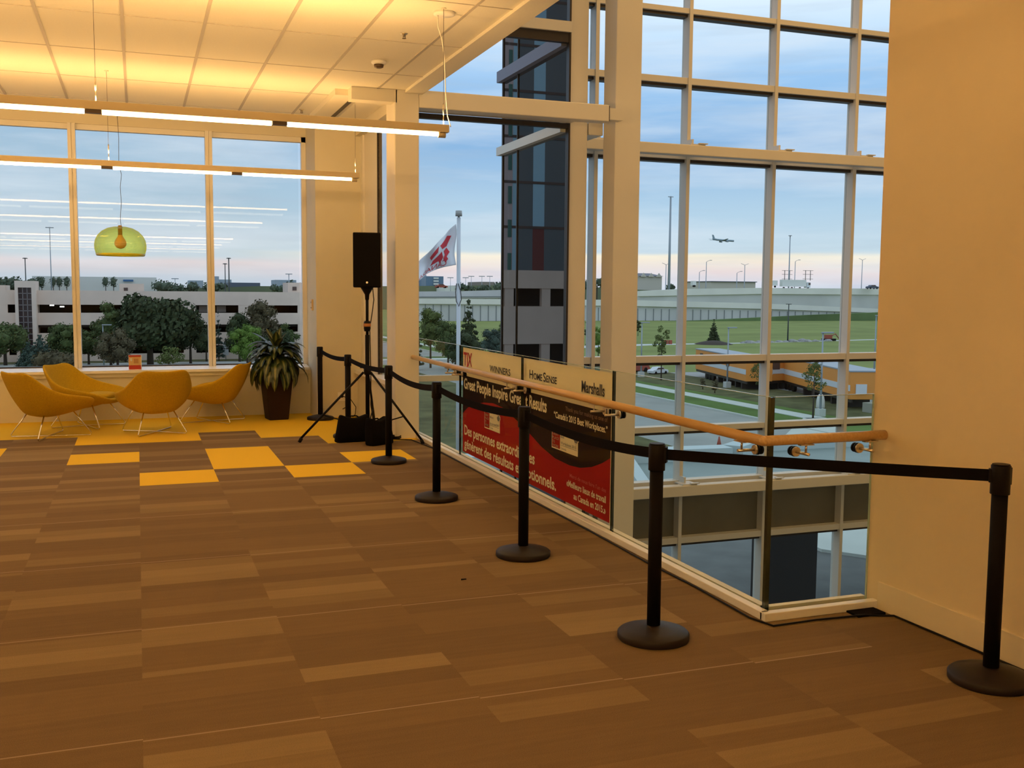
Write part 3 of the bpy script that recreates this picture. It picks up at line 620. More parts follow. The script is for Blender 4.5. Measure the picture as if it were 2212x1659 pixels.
for i in range(105):
    lv = i/105; az_ = i*2.399+rnd.uniform(-.2, .2)
    z0 = .66+.30*lv; ln = rnd.uniform(.46, .62)*(1-.34*lv); el = .35+.55*lv**2+rnd.uniform(-.25, .25)
    if lv < .5: el = rnd.uniform(.1, .6)
    if lv > .95: el = 1.2; ln *= .8
    w = rnd.uniform(.042, .062); d = Vector((math.cos(az_), math.sin(az_), 0)); sd = Vector((-d.y, d.x, 0)); p = Vector((d.x*.02, d.y*.02, z0)); rows = []; nn = 8
    for k in range(nn+1):
        t = k/nn; ww = w*math.sin(pi*min(1, (t*.9+.08)))**.7*(1 if t < .98 else .1)
        tw = Vector((0, 0, .35*ww))
        rows.append((mb.bm.verts.new(p-sd*ww+tw), mb.bm.verts.new(p), mb.bm.verts.new(p+sd*ww+tw), t))
        e = el-t*(2.35 if lv < .55 else 1.75 if lv < .93 else .4)
        p = p+(d*math.cos(e)+Vector((0, 0, math.sin(e))))*(ln/nn)
    for A, B in zip(rows, rows[1:]):
        for a in (0, 1):
            f = mb.bm.faces.new((A[a], A[a+1], B[a+1], B[a])); f.smooth = True
            for lp, u, v in zip(f.loops, (a*.5, a*.5+.5, a*.5+.5, a*.5), (A[3], A[3], B[3], B[3])): lp[uvl].uv = (u, v)
mb.done('foliage', lm, pt, fix=False)
mb = MB()
for a in range(4): mb.cyl((.03*math.cos(a*1.6), .03*math.sin(a*1.6), .6), (.02*math.cos(a*1.6), .02*math.sin(a*1.6), .97), .012, 8)
mb.done('stem', mat('plant_stem', (.10, .12, .03), .6), pt)
# ================================================================== PENDANT DOME LAMP
pl = thing('pendant_lamp', 'translucent yellow-green dome pendant lamp hanging on a thin cord', 'lamp', (-.185, 13.72, 0))
MB().lathe([(0, 4.0), (.085, 4.0), (.08, 3.985), (.05, 3.962), (.02, 3.95), (0, 3.95)], n=28).done('ceiling_cup', mat('olive_cup', (.35, .32, .02), .4), pl)
MB().tube([(0, 0, 3.95), (.012, 0, 3.6), (.006, 0, 3.3), (.032, 0, 3.15), (.016, 0, 3.0), (.022, 0, 2.8), (.006, 0, 2.6), (.012, 0, 2.52)], .003, 6).done('cord', greycab, pl)
MB().lathe([(0, 2.52), (.022, 2.52), (.026, 2.50), (.026, 2.40), (0, 2.40)], n=20).done('socket', mat('brass_socket', (.42, .25, .03), .35, metal=.4), pl)
MB().lathe([(0, 2.405), (.028, 2.40), (.035, 2.375), (.055, 2.35), (.072, 2.31), (.070, 2.275), (.045, 2.24), (0, 2.225)], n=24).done('bulb', mat('amber_bulb', (.72, .42, .03), .3), pl)
domem = bpy.data.materials.new('yellow_green_acrylic'); domem.use_nodes = True; t_ = domem.node_tree; t_.nodes.clear()
tr = N(t_, 'ShaderNodeBsdfTransparent'); tr.inputs[0].default_value = (.90, .93, .46, 1); gl = N(t_, 'ShaderNodeBsdfGlossy'); gl.inputs['Roughness'].default_value = .08; df = N(t_, 'ShaderNodeBsdfTranslucent'); df.inputs[0].default_value = (.75, .80, .08, 1)
lw = N(t_, 'ShaderNodeLayerWeight'); lw.inputs[0].default_value = .35; m1 = N(t_, 'ShaderNodeMixShader'); L(t_, math_(t_, 'ADD', math_(t_, 'MULTIPLY', lw.outputs[1], .6), .05), m1.inputs[0]); L(t_, tr.outputs[0], m1.inputs[1]); L(t_, df.outputs[0], m1.inputs[2])
m2 = N(t_, 'ShaderNodeMixShader'); m2.inputs[0].default_value = .06; L(t_, m1.outputs[0], m2.inputs[1]); L(t_, gl.outputs[0], m2.inputs[2]); oo = N(t_, 'ShaderNodeOutputMaterial'); L(t_, m2.outputs[0], oo.inputs[0])
prof = [(.012, 2.505), (.075, 2.502), (.15, 2.485), (.218, 2.447), (.268, 2.395), (.298, 2.335), (.309, 2.275), (.307, 2.225), (.293, 2.172), (.276, 2.145), (.282, 2.139)]
MB().lathe(prof, n=56).done('dome_shade', domem, pl, fix=False)
MB().lathe([(.276, 2.147), (.282, 2.139), (.287, 2.144), (.295, 2.166), (.290, 2.166), (.276, 2.147)], n=56).done('shade_rim', mat('thick_acrylic_edge', (.65, .62, .02), .2), pl)
# ================================================================== LINEAR SUSPENDED LIGHTS
LG = 'linear suspended lights'
def linear(y, label, first=None):
    if first: return dup(first, (2.42, y, 3.0), 0, label, LG)
    t = thing('linear_light', label, 'light', (2.42, y, 3.0), group=LG)
    x0 = -11.2
    MB().box(x0, 0, -.033, .033, .010, .070).done('housing', housem, t, bevel=.002)
    x = -.09; k = 0
    while x-1.21 > x0 and k < 9:
        tb = MB().cyl((x, 0, -.006), (x-1.21, 0, -.006), .0165, 14).done('lamp_tube', tubem, t)
        if k == 0: MB().cyl((x+.005, 0, -.010), (x+.065, 0, -.010), .023, 16).done('end_cap', housem, t)
        MB().box(x-1.21-.115, x-1.213, -.025, .025, -.016, .012).done('tube_gap', gapm, t)
        x -= 1.33; k += 1
    for sx in (-.04, -2.67, -5.3, -7.9, -10.6):
        MB().cyl((sx, 0, .07), (sx, 0, 1.0), .0018, 6).done('cable', greycab, t)
        MB().cyl((sx, 0, .075), (sx, 0, .15), .0035, 8).cyl((sx, 0, .15), (sx, 0, .24), .006, 8).done('gripper', brass, t)
        MB().cyl((sx, 0, .993), (sx, 0, 1.0), .022, 16).done('ceiling_cap', trimm, t)
    return t
l1 = linear(11.63, 'long suspended linear light closest to the far windows')
l2 = linear(8.07, 'nearer long suspended linear light with its right end in view', l1)
for y, s in zip(FIX_Y[2:], ('nearest', 'middle', 'farthest')): linear(y, 'suspended linear light seen only mirrored in the windows, %s of three behind the viewer' % s, l1)
# power canopy on the nearer one
pc = thing('ceiling_canopy', 'round white power canopy with feed cord above the nearer linear light', 'canopy', (2.42, 8.19, 3.93))
MB().lathe([(0, .07), (.088, .07), (.088, .05), (.07, .042), (0, .04)], n=32).done('disc', sconce, pc)
MB().tube([(-.055, 0, .045), (-.052, 0, -.05), (-.02, -.01, -.16), (-.006, -.03, -.3), (-.004, -.06, -.6), (.0, -.10, -.78), (.018, -.12, -.86), (.022, -.12, -.87)], .0045, 8).done('feed_cord', sconce, pc)
# ceiling devices
t = thing('smoke_detector', 'white smoke detector on the ceiling near its open edge', 'detector', (2.31, 10.11, 4)); MB().lathe([(0, 0), (.075, 0), (.075, -.02), (.06, -.035), (0, -.035)], n=28).done('mounting_base', sconce, t); MB().lathe([(0, -.035), (.050, -.035), (.044, -.062), (.025, -.07), (0, -.07)], n=20).done('sensing_chamber', gapm, t)
for p, lab in (((2.28, 8.97), 'sprinkler head on the ceiling beside the power canopy'), ((.9, 13.62), 'sprinkler head on the ceiling above the middle window'), ((2.0, 13.1), 'sprinkler head on the ceiling by the corner bulkhead')):
    t = thing('sprinkler_head', lab, 'sprinkler', (p[0], p[1], 4)); MB().lathe([(0, 0), (.035, 0), (.03, -.008), (.009, -.012), (.009, -.03), (0, -.03)], n=20).done('escutcheon', brass, t); MB().cyl((0, 0, -.045), (0, 0, -.042), .018, 16).cyl((.009, 0, -.045), (.012, 0, -.012), .002, 6).cyl((-.009, 0, -.045), (-.012, 0, -.012), .002, 6).done('deflector', gapm, t)
# wall devices
t = thing('wall_outlet', 'white power outlet low on the corner wall with a black plug in it', 'outlet', (2.60, 13.70, .28)); MB().box(-.06, .06, -.008, 0, -.06, .06).done('cover_plate', sconce, t, bevel=.002)
MB().cyl((-.01, -.008, .01), (-.01, -.045, .01), .022, 14).tube([(-.01, -.045, .01), (.03, -.06, -.0), (.06, -.06, -.06), (.05, -.05, -.14), (.0, -.03, -.17)], .006, 8).tube([(.0, -.04, .01), (.10, -.08, -.03), (.17, -.10, -.14), (.16, -.10, -.24), (.12, -.12, -.272)], .005, 8).done('plug_and_cord', black, t)
t = thing('wall_sensor', 'small cream wall sensor on the window reveal', 'sensor', (2.26, 14.0, 1.53)); MB().box(-.022, 0, -.05, .05, -.075, .075).done('sensor_body', mat('old_cream', (.70, .50, .22), .4), t, bevel=.004); MB().box(-.026, -.02, -.012, .012, .02, .045).box(-.026, -.02, -.012, .012, -.05, -.03).done('sensor_slot', gapm, t)
# booklet box on the sill
t = thing('leaflet_box', 'small red and cream leaflet box standing on the window sill', 'box', (-.055, 14.30, .662), .08)
MB().box(-.075, .075, -.03, .03, 0, .19).done('box_body', mat('cream_card', (.62, .42, .20), .6), t, bevel=.002)
MB().box(-.076, .076, -.032, -.029, .002, .055).box(-.076, .076, -.032, -.029, .165, .19).done('red_band', mat('red_card', (.45, .035, .02), .5), t)
MB().box(-.055, -.035, -.033, -.029, .11, .15).box(.075, .085, -.028, .028, 0, .185).done('side_flap', whitep, t)
MB().box(-.015, .045, -.033, -.029, .08, .14).done('picture_patch', mat('tan_print2', (.45, .25, .10), .6), t)
# black floor mat / box by the corner of the curb
t = thing('cable_plate', 'small black plate on the carpet at the end of the curb', 'plate', (3.64, 4.30, 0)); MB().box(-.09, .09, -.05, .05, 0, .012).done('plate_body', fabb, t, bevel=.003)
# black disc base behind the right sandbag
t = thing('cable_coil', 'small flat coil of black cable beside the right sandbag', 'cable', (2.78, 11.42, 0))
mb = MB()
for k in range(4): mb.tube([((.06+.014*(k % 2))*math.cos(a*pi/8), (.06+.014*(k % 2))*math.sin(a*pi/8), .008+.009*k) for a in range(16)], .006, 6)
mb.done('cable_loops', black, t)
# crumbs on the carpet
MB().poly([(1.765, 5.60, .001), (1.80, 5.605, .001), (1.80, 5.615, .001), (1.77, 5.618, .001)], (0, 0, .004)).done('carpet_scrap', fabb, label='tiny dark scrap on the carpet near a stanchion base', cat='scrap')
# ================================================================== OUTSIDE
def dist(p): return math.hypot(p.x, p.y)
def slab(name, pts, m, th=.04, z0=G, label=None, cat=None, kind='structure'):
    return MB().poly([Vector((p[0], p[1], z0+th)) for p in pts], (0, 0, -th-.02)).done(name, m, kind=kind, label=label, cat=cat)
S(MB().box(-1500, 3000, 14.9, 5000, G-.4, G), 'ground', dryg)
S(MB().box(-1500, 3000, -60, 14.9, G-.4, G-.02), 'ground', paving)
# streets, lawns and walks (edges of each lie along their real kerbs)
slab('meadow', [(55, 118), (150, 118), (420, 230), (520, 620), (60, 620), (40, 300)], meadow, .03)
slab('lawn', [(48.5, 55), (56, 55), (56, 400), (48.5, 400)], grass, .05)
slab('verge', [(56, 60), (66, 60), (66, 140), (56, 140)], dryg, .055)
slab('lawn', [(18, 150), (60, 150), (60, 158), (18, 158)], grass, .05)
slab('walkway', [(52.4, 70), (54.3, 70), (54.6, 400), (52.7, 400)], conc, .09)
slab('walkway', [(47, 58.5), (52.5, 66), (54.3, 70), (52.4, 70.5), (50, 68), (44.5, 62)], conc, .09)
slab('street', [(-60, 14.95), (48.3, 14.95), (48.3, 400), (34, 400), (34, 149), (-120, 149), (-120, 60), (-60, 60)], asph, .02)
slab('forecourt', [(-20, 15), (48.3, 15), (48.3, 50), (-20, 50)], mat('dark_paving', (.15, .15, .145), .9, noise=(.8, .15)), .035)
slab('kerb', [(48.3, 58), (48.55, 58), (48.55, 400), (48.3, 400)], conc, .16)
slab('parking_yard', [(66, 60), (130, 60), (150, 118), (62, 118), (66, 100)], asph, .045)
slab('verge', [(-40, 135), (34, 135), (34, 141), (-40, 141)], grass, .06)
slab('service_road', [(-60, 150), (46, 150), (46, 154), (-60, 154)], conc, .06)
slab('verge', [(10, 60), (34, 60), (34, 130), (10, 130)], dryg, .05)
isl = [(34, 29), (30, 29.2), (27.4, 30.6), (25.6, 33), (25.8, 35.5), (27.8, 37.4), (31, 38.2), (38, 38.4), (38, 29)]
slab('sidewalk_island', isl, conc, .16)
slab('garden_path', [(78, 176), (100, 184), (123, 186.5), (150, 192), (190, 200), (190, 202.5), (150, 194.5), (122, 189), (98, 188), (76, 182)], conc, .06)
# canopy over the entrance
cz = -3.5
cp = thing('entrance_canopy', 'flat teal-grey canopy roof with a pale rim outside the tall windows', 'canopy', (18, 24, cz))
cpts = [(7.5, 21.6), (30, 21.6), (30, 29.2), (19.2, 29.1), (17.7, 28.0), (7.5, 28.9)]
MB().poly([Vector((x, y, cz)) for x, y in cpts], (0, 0, -.5)).done('roof_deck', canm, cp, True)
mb = MB()
for (x0, y0), (x1, y1) in zip(cpts[2:], cpts[3:]):
    d = Vector((x1-x0, y1-y0, 0)).normalized(); n_ = Vector((-d.y, d.x, 0))*.7
    mb.poly([Vector((x0, y0, cz)), Vector((x1, y1, cz)), Vector((x1, y1, cz))+n_, Vector((x0, y0, cz))+n_], (0, 0, .38))
mb.done('rim', canw, cp, True)
MB().poly([Vector((12.2, 23.2, cz)), Vector((12.55, 23.2, cz)), Vector((14.3, 27.8, cz)), Vector((13.9, 27.8, cz))], (0, 0, .25)).done('roof_kerb', canw, cp, True)
for x, y in ((9, 23), (28.5, 23), (28.5, 27.5), (9, 27.5)): MB().cyl((x, y, G), (x, y, cz-.5), .25, 20).done('support', canm, cp, True)
MB().box(onY(1662, 1200, 27).x, onY(1765, 1200, 27).x, 27.0, 28.0, G, cz-.52).done('entrance_pier', stone, label='dark stone entrance pier under the canopy', cat='pier')
# atrium floor plants whose tips reach into view
def leafplant(px_, y, z0, h, lab):
    x = onY(px_, 1290, y).x
    t = thing('tall_plant', lab, 'plant', (x, y, z0)); rn = random.Random(int(x*10)); V = []; Fc = []
    for i in range(46):
        a = rn.uniform(0, 6.28); zb = h*rn.uniform(.72, .97); ln = rn.uniform(.25, .42); d = Vector((math.cos(a), math.sin(a), 0)); sd = Vector((-d.y, d.x, 0))*.055; p = Vector((0, 0, zb))
        for k in range(4):
            q = p+d*ln/4+Vector((0, 0, ln*(.22-.16*k))); i0 = len(V); w0 = math.sin(pi*(k/4*.9+.08)); w1 = math.sin(pi*((k+1)/4*.9+.08)); V += [p-sd*w0, p+sd*w0, q+sd*w1, q-sd*w1]; Fc.append((i0, i0+1, i0+2, i0+3)); p = q
    me = bpy.data.meshes.new('foliage'); me.from_pydata(V, [], Fc); me.materials.append(leafm['mid']); o = bpy.data.objects.new('foliage', me); COL.objects.link(o); o.parent = t
    MB().cyl((0, 0, .5), (0, 0, h*.9), .03, 8).done('stem', bark, t); MB().tapbox((0, 0, 0), .4, .55, .6).done('planter', potm, t)
leafplant(1640, 11.4, G+.02, 5.55, 'green plant tip showing behind the corner of the balustrade glass')
leafplant(1850, 11.4, G+.02, 5.62, 'green plant tip low in the short glass panel by the right wall')
# ------------------------------------------------------------------ parking garage
def floors(parent, x0, x1, y, zs, holes, depth, m=precast):
    """front wall built of bands and piers so the openings are real holes"""
    for i, (a, b) in enumerate(zs): MB().box(x0, x1, y, y+.5, a, b).done('facade_band', m, parent, True)
    for (a, b), (c, d) in zip(zs, zs[1:]):
        for p in holes: MB().box(p-.9, p+.9, y+.02, y+.52, b, c).done('pier', m, parent, True)
ga = thing('parking_garage', 'long concrete parking garage across the street with open dark levels', 'garage', (0, 160, G))
GY = 160
zr = CAMZ-.0; bands = [(G, G+.9), (-5.6, -3.85), (-3.85+0, -3.2)]
z = lambda py: CAMZ-(py-629)/FPX*GY*1.0
bands = [(G, z(742)), (z(725), z(698)), (z(671), z(629))]
bands = [(G, G+1.0), (z(740), z(698+14)), (z(697), z(673)), (z(657), z(629))]
bands[1:3] = [(z(740), z(713)), (z(697), z(673))]
GX0, GX1 = -75, 33
floors(ga, GX0, GX1, GY, bands, [-74, -56, -38, -18.3, 7.3, 15.4, 24.4, 32], 40)
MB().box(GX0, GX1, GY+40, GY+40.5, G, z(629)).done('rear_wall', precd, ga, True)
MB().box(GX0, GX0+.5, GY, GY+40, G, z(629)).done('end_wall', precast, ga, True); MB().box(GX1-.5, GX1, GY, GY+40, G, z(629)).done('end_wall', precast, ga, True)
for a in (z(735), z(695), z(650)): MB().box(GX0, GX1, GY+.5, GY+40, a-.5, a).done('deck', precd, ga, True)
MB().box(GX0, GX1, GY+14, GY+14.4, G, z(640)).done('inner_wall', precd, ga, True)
for px in (388, 414, 440, 478, 530): p = onY(px, 666, GY+3); MB().box(p.x-.7, p.x+.7, GY+3, GY+3.4, z(672), z(659)).done('inner_column', precast, ga, True)
for px, py in ((7, 661.5), (112, 659.6), (134, 662.5), (227, 657.5), (505, 653.5), (552, 653.5), (652, 651.5), (430, 656)): p = onY(px, py, GY+.8); MB().box(p.x-.28, p.x+.28, GY+.75, GY+1.0, p.z-.07, p.z+.08).done('garage_lamp', lite, ga, True)
# stair tower of the garage
st_ = thing('stair_tower', 'concrete stair tower with a tall gridded glass front on the garage', 'tower', (-14.5, 159, G))
p0 = onY(33, 640, 158.5).x; p1 = onY(78, 640, 158.5).x; q0 = onY(40, 640, 158.5).x; q1 = onY(69, 640, 158.5).x; zt = CAMZ+(627-609)/FPX*158.5; zg = CAMZ+(627-622)/FPX*158.5
MB().box(p0, q0, 157.8, 163, G, zt).done('side_wall', precast, st_, True); MB().box(q1, p1, 157.8, 163, G, zt).done('side_wall', precast, st_, True); MB().box(q0, q1, 157.8, 163, zg, zt).done('lintel', precast, st_, True); MB().box(p0, p1, 163, 163.4, G, zt).done('back_wall', precast, st_, True)
gw = MB().box(q0, q1, 158.2, 158.3, G, zg).done('glass_front', mat('brown_tinted_glass', (.05, .03, .03), .15), st_, True)
mb = MB(); w = q1-q0
for k in (1, 2): mb.box(q0+w*k/3-.05, q0+w*k/3+.05, 158.1, 158.2, G, zg)
for k in range(1, 13): mb.box(q0, q1, 158.1, 158.2, G+(zg-G)*k/13-.05, G+(zg-G)*k/13+.05)
mb.done('glazing_bars', mat('glazing_bar_grey', (.25, .22, .22), .5), gw, True)
def rooftop(px0, px1, top, bot, Y, lab):
    a = onY(px0, bot, Y); b = onY(px1, top, Y); t = thing('roof_room', lab, 'building', (a.x, Y, a.z)); MB().box(a.x, b.x, Y, Y+6, a.z-1, b.z).done('wall', precast, t, True)
    MB().box(a.x+(b.x-a.x)*.18, a.x+(b.x-a.x)*.34, Y-.08, Y+.02, a.z+.2, a.z+(b.z-a.z)*.55).done('window', winb, t, True)
rooftop(258, 311, 613, 632, 162, 'small concrete roof room on the garage, above the big dark tree')
rooftop(622, 676, 611, 630, 162, 'small concrete roof room on the garage, at the right end')
rooftop(-20, 11, 616, 632, 162, 'small concrete roof room on the garage, at the left edge of the view')
# garage wing and tower that stand to the left of the view and are mirrored in the dark glass
gb = thing('garage_wing', 'nearer concrete garage wing mirrored in the dark glass panel', 'garage', (-31, 100, G))
bb = [(G, -7.4), (-5.2, -3.9), (.0-1.4, .35), (2.2, 4.1)]; bb = [(G, -7.6), (-3.6, -1.4), (-1.4, .4), (2.3, 4.2)]
for a, b in bb: MB().box(-36, -20, 100, 102.9, a, b).done('facade_band', precast, gb, True)
MB().box(-35.5, -20.5, 103, 111, G, 4).done('inner_wall', precd, gb, True)
for x in (-35.2, -30.6, -26.4, -20.8): MB().box(x-.5, x+.5, 100.1, 100.7, G, 2.4).done('pier', precast, gb, True)
tw = thing('office_tower', 'dark glazed office tower mirrored in the dark glass panel', 'tower', (-52, 150, G))
def vx(px, Y): d = ray(px, 400); return 10.4-d.x/d.y*Y
for a, b, z0, z1, m, nm in ((1223, 1177, G, 75, towd, 'dark_facade'), (1177, 1152, 12, 75, towb, 'blue_glass_strip'), (1177, 1152, G, 12, mat('red_cladding', (.20, .05, .05), .7), 'red_gable'), (1152, 1120, G, 75, towd, 'dark_facade'), (1120, 1108, G, 75, towb, 'blue_glass_strip'), (1108, 1088, G, 75, pinkp, 'precast_edge')):
    MB().box(vx(a, 150), vx(b, 150), 150, 158, z0, z1).done(nm, m, tw, True)
for k in range(16): MB().box(vx(1106, 150), vx(1098, 150), 149.9, 150.05, -5+k*5.2, -2.3+k*5.2).done('window', greenw, tw, True)
for k in range(11): MB().box(vx(1223, 150), vx(1088, 150), 149.93, 150.02, -2+k*7, -1.6+k*7).done('floor_line', winb, tw, True)
# ------------------------------------------------------------------ ramps and highway
def ribbon(pts, Y, th=3.0):
    mb = MB()
    P = [(onY(x, t, Y), onY(x, b, Y)) for x, t, b in pts]
    for (a, b), (c, d) in zip(P, P[1:]):
        mb.poly([a, c, d, b], (0, th, 0))
    return mb
r1 = thing('highway_ramp', 'long pale concrete retaining wall of the nearer highway ramp', 'wall', tuple(gp(1300, 695)), kind=None)
ribbon([(880, 645, 656), (1360, 648, 661), (1640, 655, 667), (1900, 667, 676)], 360).done('barrier', barr, r1, True)
ribbon([(880, 656, 701), (1360, 661, 697), (1640, 667, 692), (1900, 676, 684)], 361).done('panel_wall', wallc, r1, True)
mb = MB()
for k in range(60):
    x = 885+k*17; a = onY(x, 657+(x-880)*.019, 360.9); b = onY(x, 700, 360.9); mb.box(a.x-.12, a.x+.12, 360.8, 361.0, b.z, a.z)
mb.done('panel_joints', mat('joint_grey', (.22, .24, .25), .9), r1, True)
r2 = thing('highway_overpass', 'upper concrete highway deck behind the nearer ramp, with trucks on it', 'wall', tuple(gp(1500, 690)))
ribbon([(1382, 629, 640), (1480, 624, 638), (1640, 622, 635), (1900, 623.5, 636.5), (1960, 625, 637)], 440).done('barrier', barr, r2, True)
ribbon([(1382, 640, 672), (1480, 638, 672), (1640, 635, 672), (1960, 637, 684)], 441).done('panel_wall', wallc, r2, True)
r3 = thing('far_road_deck', 'far pale roadway with low railing left of the dark glass wing', 'road', tuple(gp(980, 690)))
ribbon([(880, 630, 645), (1000, 629, 645), (1100, 626, 645), (1180, 628, 645)], 470).done('roadway', wallc, r3, True)
ribbon([(880, 641, 643), (1180, 640, 642)], 466).done('railing', mat('rail_grey', (.16, .18, .18), .7), r3, True)
S(ribbon([(-200, 624, 700), (200, 618.5, 700), (330, 620, 700), (440, 622, 700), (560, 618, 700), (700, 619, 700), (1000, 617, 700), (1180, 614, 700), (1420, 628, 700)], 620, 200), 'embankment', mat('far_grass', (.17, .20, .12), .95, noise=(.02, .2)))
S(ribbon([(1340, 696, 706), (1400, 695, 706), (1520, 692, 704), (1640, 686, 702), (1760, 680, 700), (1980, 672, 700)], 352, 3), 'grass_bank', mat('bank_grass', (.12, .18, .07), .95, noise=(.06, .35)))
# ------------------------------------------------------------------ far buildings
def bld(label, px0, px1, top, bot, Y, m, depth=30, roof=None, stripes=0, cat='building', base=None):
    a = onY(px0, bot, Y); b = onY(px1, top, Y); t = thing('distant_building', label, cat, ((a.x+b.x)/2, Y, a.z))
    MB().box(a.x, b.x, Y, Y+depth, G, b.z).done('wall', m, t, True)
    if roof: MB().box(a.x-.5, b.x+.5, Y-1, Y+depth, b.z, b.z+(b.z-a.z)*.12).done('roof', roof, t, True)
    for k in range(stripes):
        zc = a.z+(b.z-a.z)*(k+.7)/(stripes+.4); MB().box(a.x+(b.x-a.x)*.42, a.x+(b.x-a.x)*.70, Y-1.0, Y-.2, zc-.5, zc+.6).done('window_band', whitew, t, True)
    return t, a, b
t, a, b = bld('long low white warehouse with a small blue sign, behind the garage', 70, 338, 599.5, 622, 610, whitew)
MB().box(onY(266, 605, 609).x, onY(288, 605, 609).x, 608.6, 609.4, onY(277, 608, 609).z, onY(277, 604, 609).z).done('blue_sign', mat('sign_blue', (.05, .16, .35), .6), t, True)
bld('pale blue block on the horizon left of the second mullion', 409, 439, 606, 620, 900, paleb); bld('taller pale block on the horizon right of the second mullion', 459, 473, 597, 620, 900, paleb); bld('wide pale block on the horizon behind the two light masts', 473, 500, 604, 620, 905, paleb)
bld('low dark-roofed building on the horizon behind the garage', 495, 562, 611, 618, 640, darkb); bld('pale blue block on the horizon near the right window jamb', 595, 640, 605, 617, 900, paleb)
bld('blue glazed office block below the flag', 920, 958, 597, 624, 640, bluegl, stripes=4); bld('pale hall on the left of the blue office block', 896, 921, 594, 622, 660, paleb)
bld('low brown building on the horizon left of the dark glass wing', 1040, 1068, 609, 622, 640, browb); bld('low white shed on the horizon beside the flagpole', 962, 992, 618, 625, 600, whitew)
# hotel with hipped roof
a = onY(1363, 613, 640); b = onY(1430, 597, 640); t = thing('hotel', 'beige building with a grey hipped roof on the horizon', 'building', ((a.x+b.x)/2, 640, a.z)); MB().box(a.x, b.x, 640, 660, a.z-12, b.z).done('wall', beigeb, t, True)
zt = onY(1400, 593, 640).z; mb = MB(); A = [Vector(p) for p in ((a.x-1, 639, b.z), (b.x+1, 639, b.z), (b.x+1, 661, b.z), (a.x-1, 661, b.z))]; B = [Vector(p) for p in ((a.x+6, 647, zt+1), (b.x-6, 647, zt+1), (b.x-6, 653, zt+1), (a.x+6, 653, zt+1))]
va = [mb.bm.verts.new(p) for p in A]; vb = [mb.bm.verts.new(p) for p in B]; mb.bm.faces.new(va[::-1]); mb.bm.faces.new(vb)
for i in range(4): mb.bm.faces.new((va[i], va[(i+1) % 4], vb[(i+1) % 4], vb[i]))
mb.done('roof', roofg, t, True)
for k in range(4):
    x = a.x+(b.x-a.x)*(k+.5)/4; MB().poly([Vector((x-2.2, 638.6, b.z-.5)), Vector((x+2.2, 638.6, b.z-.5)), Vector((x, 638.6, b.z+2.3))], (0, .6, 0)).done('gable', beigeb, t, True)
# trucks on the overpass
def truck(label, px0, px1, cab, top=606, bot=622, Y=444):
    a = onY(px0, bot, Y); b = onY(px1, top, Y); t = thing('truck', label, 'truck', (a.x, Y, a.z)); hgt = b.z-a.z
    MB().box(a.x, b.x-(2.6 if cab else 0), Y, Y+2.5, a.z+hgt*.27, b.z).done('cargo_box', whitew, t, True)
    if cab: MB().box(b.x-2.3, b.x, Y, Y+2.4, a.z+hgt*.15, a.z+hgt*.75).done('cab', whitep, t, True); MB().box(b.x-1.2, b.x+.05, Y-.05, Y+2.0, a.z+hgt*.45, a.z+hgt*.68).done('windscreen', winb, t, True)
    n = 4 if px1-px0 > 30 else 2
    for k in range(n): x = a.x+1+(b.x-a.x-2.4)*k/(n-1); MB().cyl((x, Y-.05, a.z+.5), (x, Y+.5, a.z+.5), .5, 12).done('wheel', black, t, True)
truck('white semi trailer truck on the overpass, heading right', 1690, 1751, True, 605, 624)
truck('white box truck on the overpass behind the semi trailer', 1660, 1680, False, 606, 621)
for i, (p0, p1) in enumerate(((1498, 1506), )): pass
truck('small white van box on the overpass near the left mullion', 1497, 1504, False, 607, 620)
bld('long low pale depot behind the overpass', 1536, 1632, 610, 622, 520, beigeb, roof=darkb)
# cars
def car(label, p, rz, m, s=1.0):
    t = thing('car', label, 'car', tuple(p), rz); mb = MB()
    prof = [(-2.2, .25), (-2.25, .75), (-1.9, .95), (-1.3, 1.0), (-.8, 1.42), (.6, 1.45), (1.2, 1.0), (2.1, .85), (2.25, .55), (2.2, .25)]
    mb.poly([Vector((x*s, -.85*s, z_*s)) for x, z_ in prof], (0, 1.7*s, 0)).done('body', m, t, bevel=.05)
    mb = MB(); mb.poly([Vector((x*s, -.87*s, z_*s)) for x, z_ in [(-1.2, 1.02), (-.75, 1.36), (.55, 1.38), (1.05, 1.02)]], (0, 1.74*s, 0)).done('windows', winb, t)
    for x in (-1.4, 1.4):
        for y in (-.88, .70): MB().cyl((x*s, y*s, .32*s), (x*s, (y+.18)*s, .32*s), .32*s, 14).done('wheel', black, t)
car('dark red car on the far road behind the flagpole', onY(953, 622.5, 560), 0, redm, 1.6); car('white car parked near the sapling, left of the orange trailers', gp(1421, 808), .3, whitep, .65); car('small red car at the edge of the broad column', gp(1369, 804), .3, redm)
car('dark car at the right end of the overpass', onY(1884, 624.5, 436), 0, darkb, 1.5)
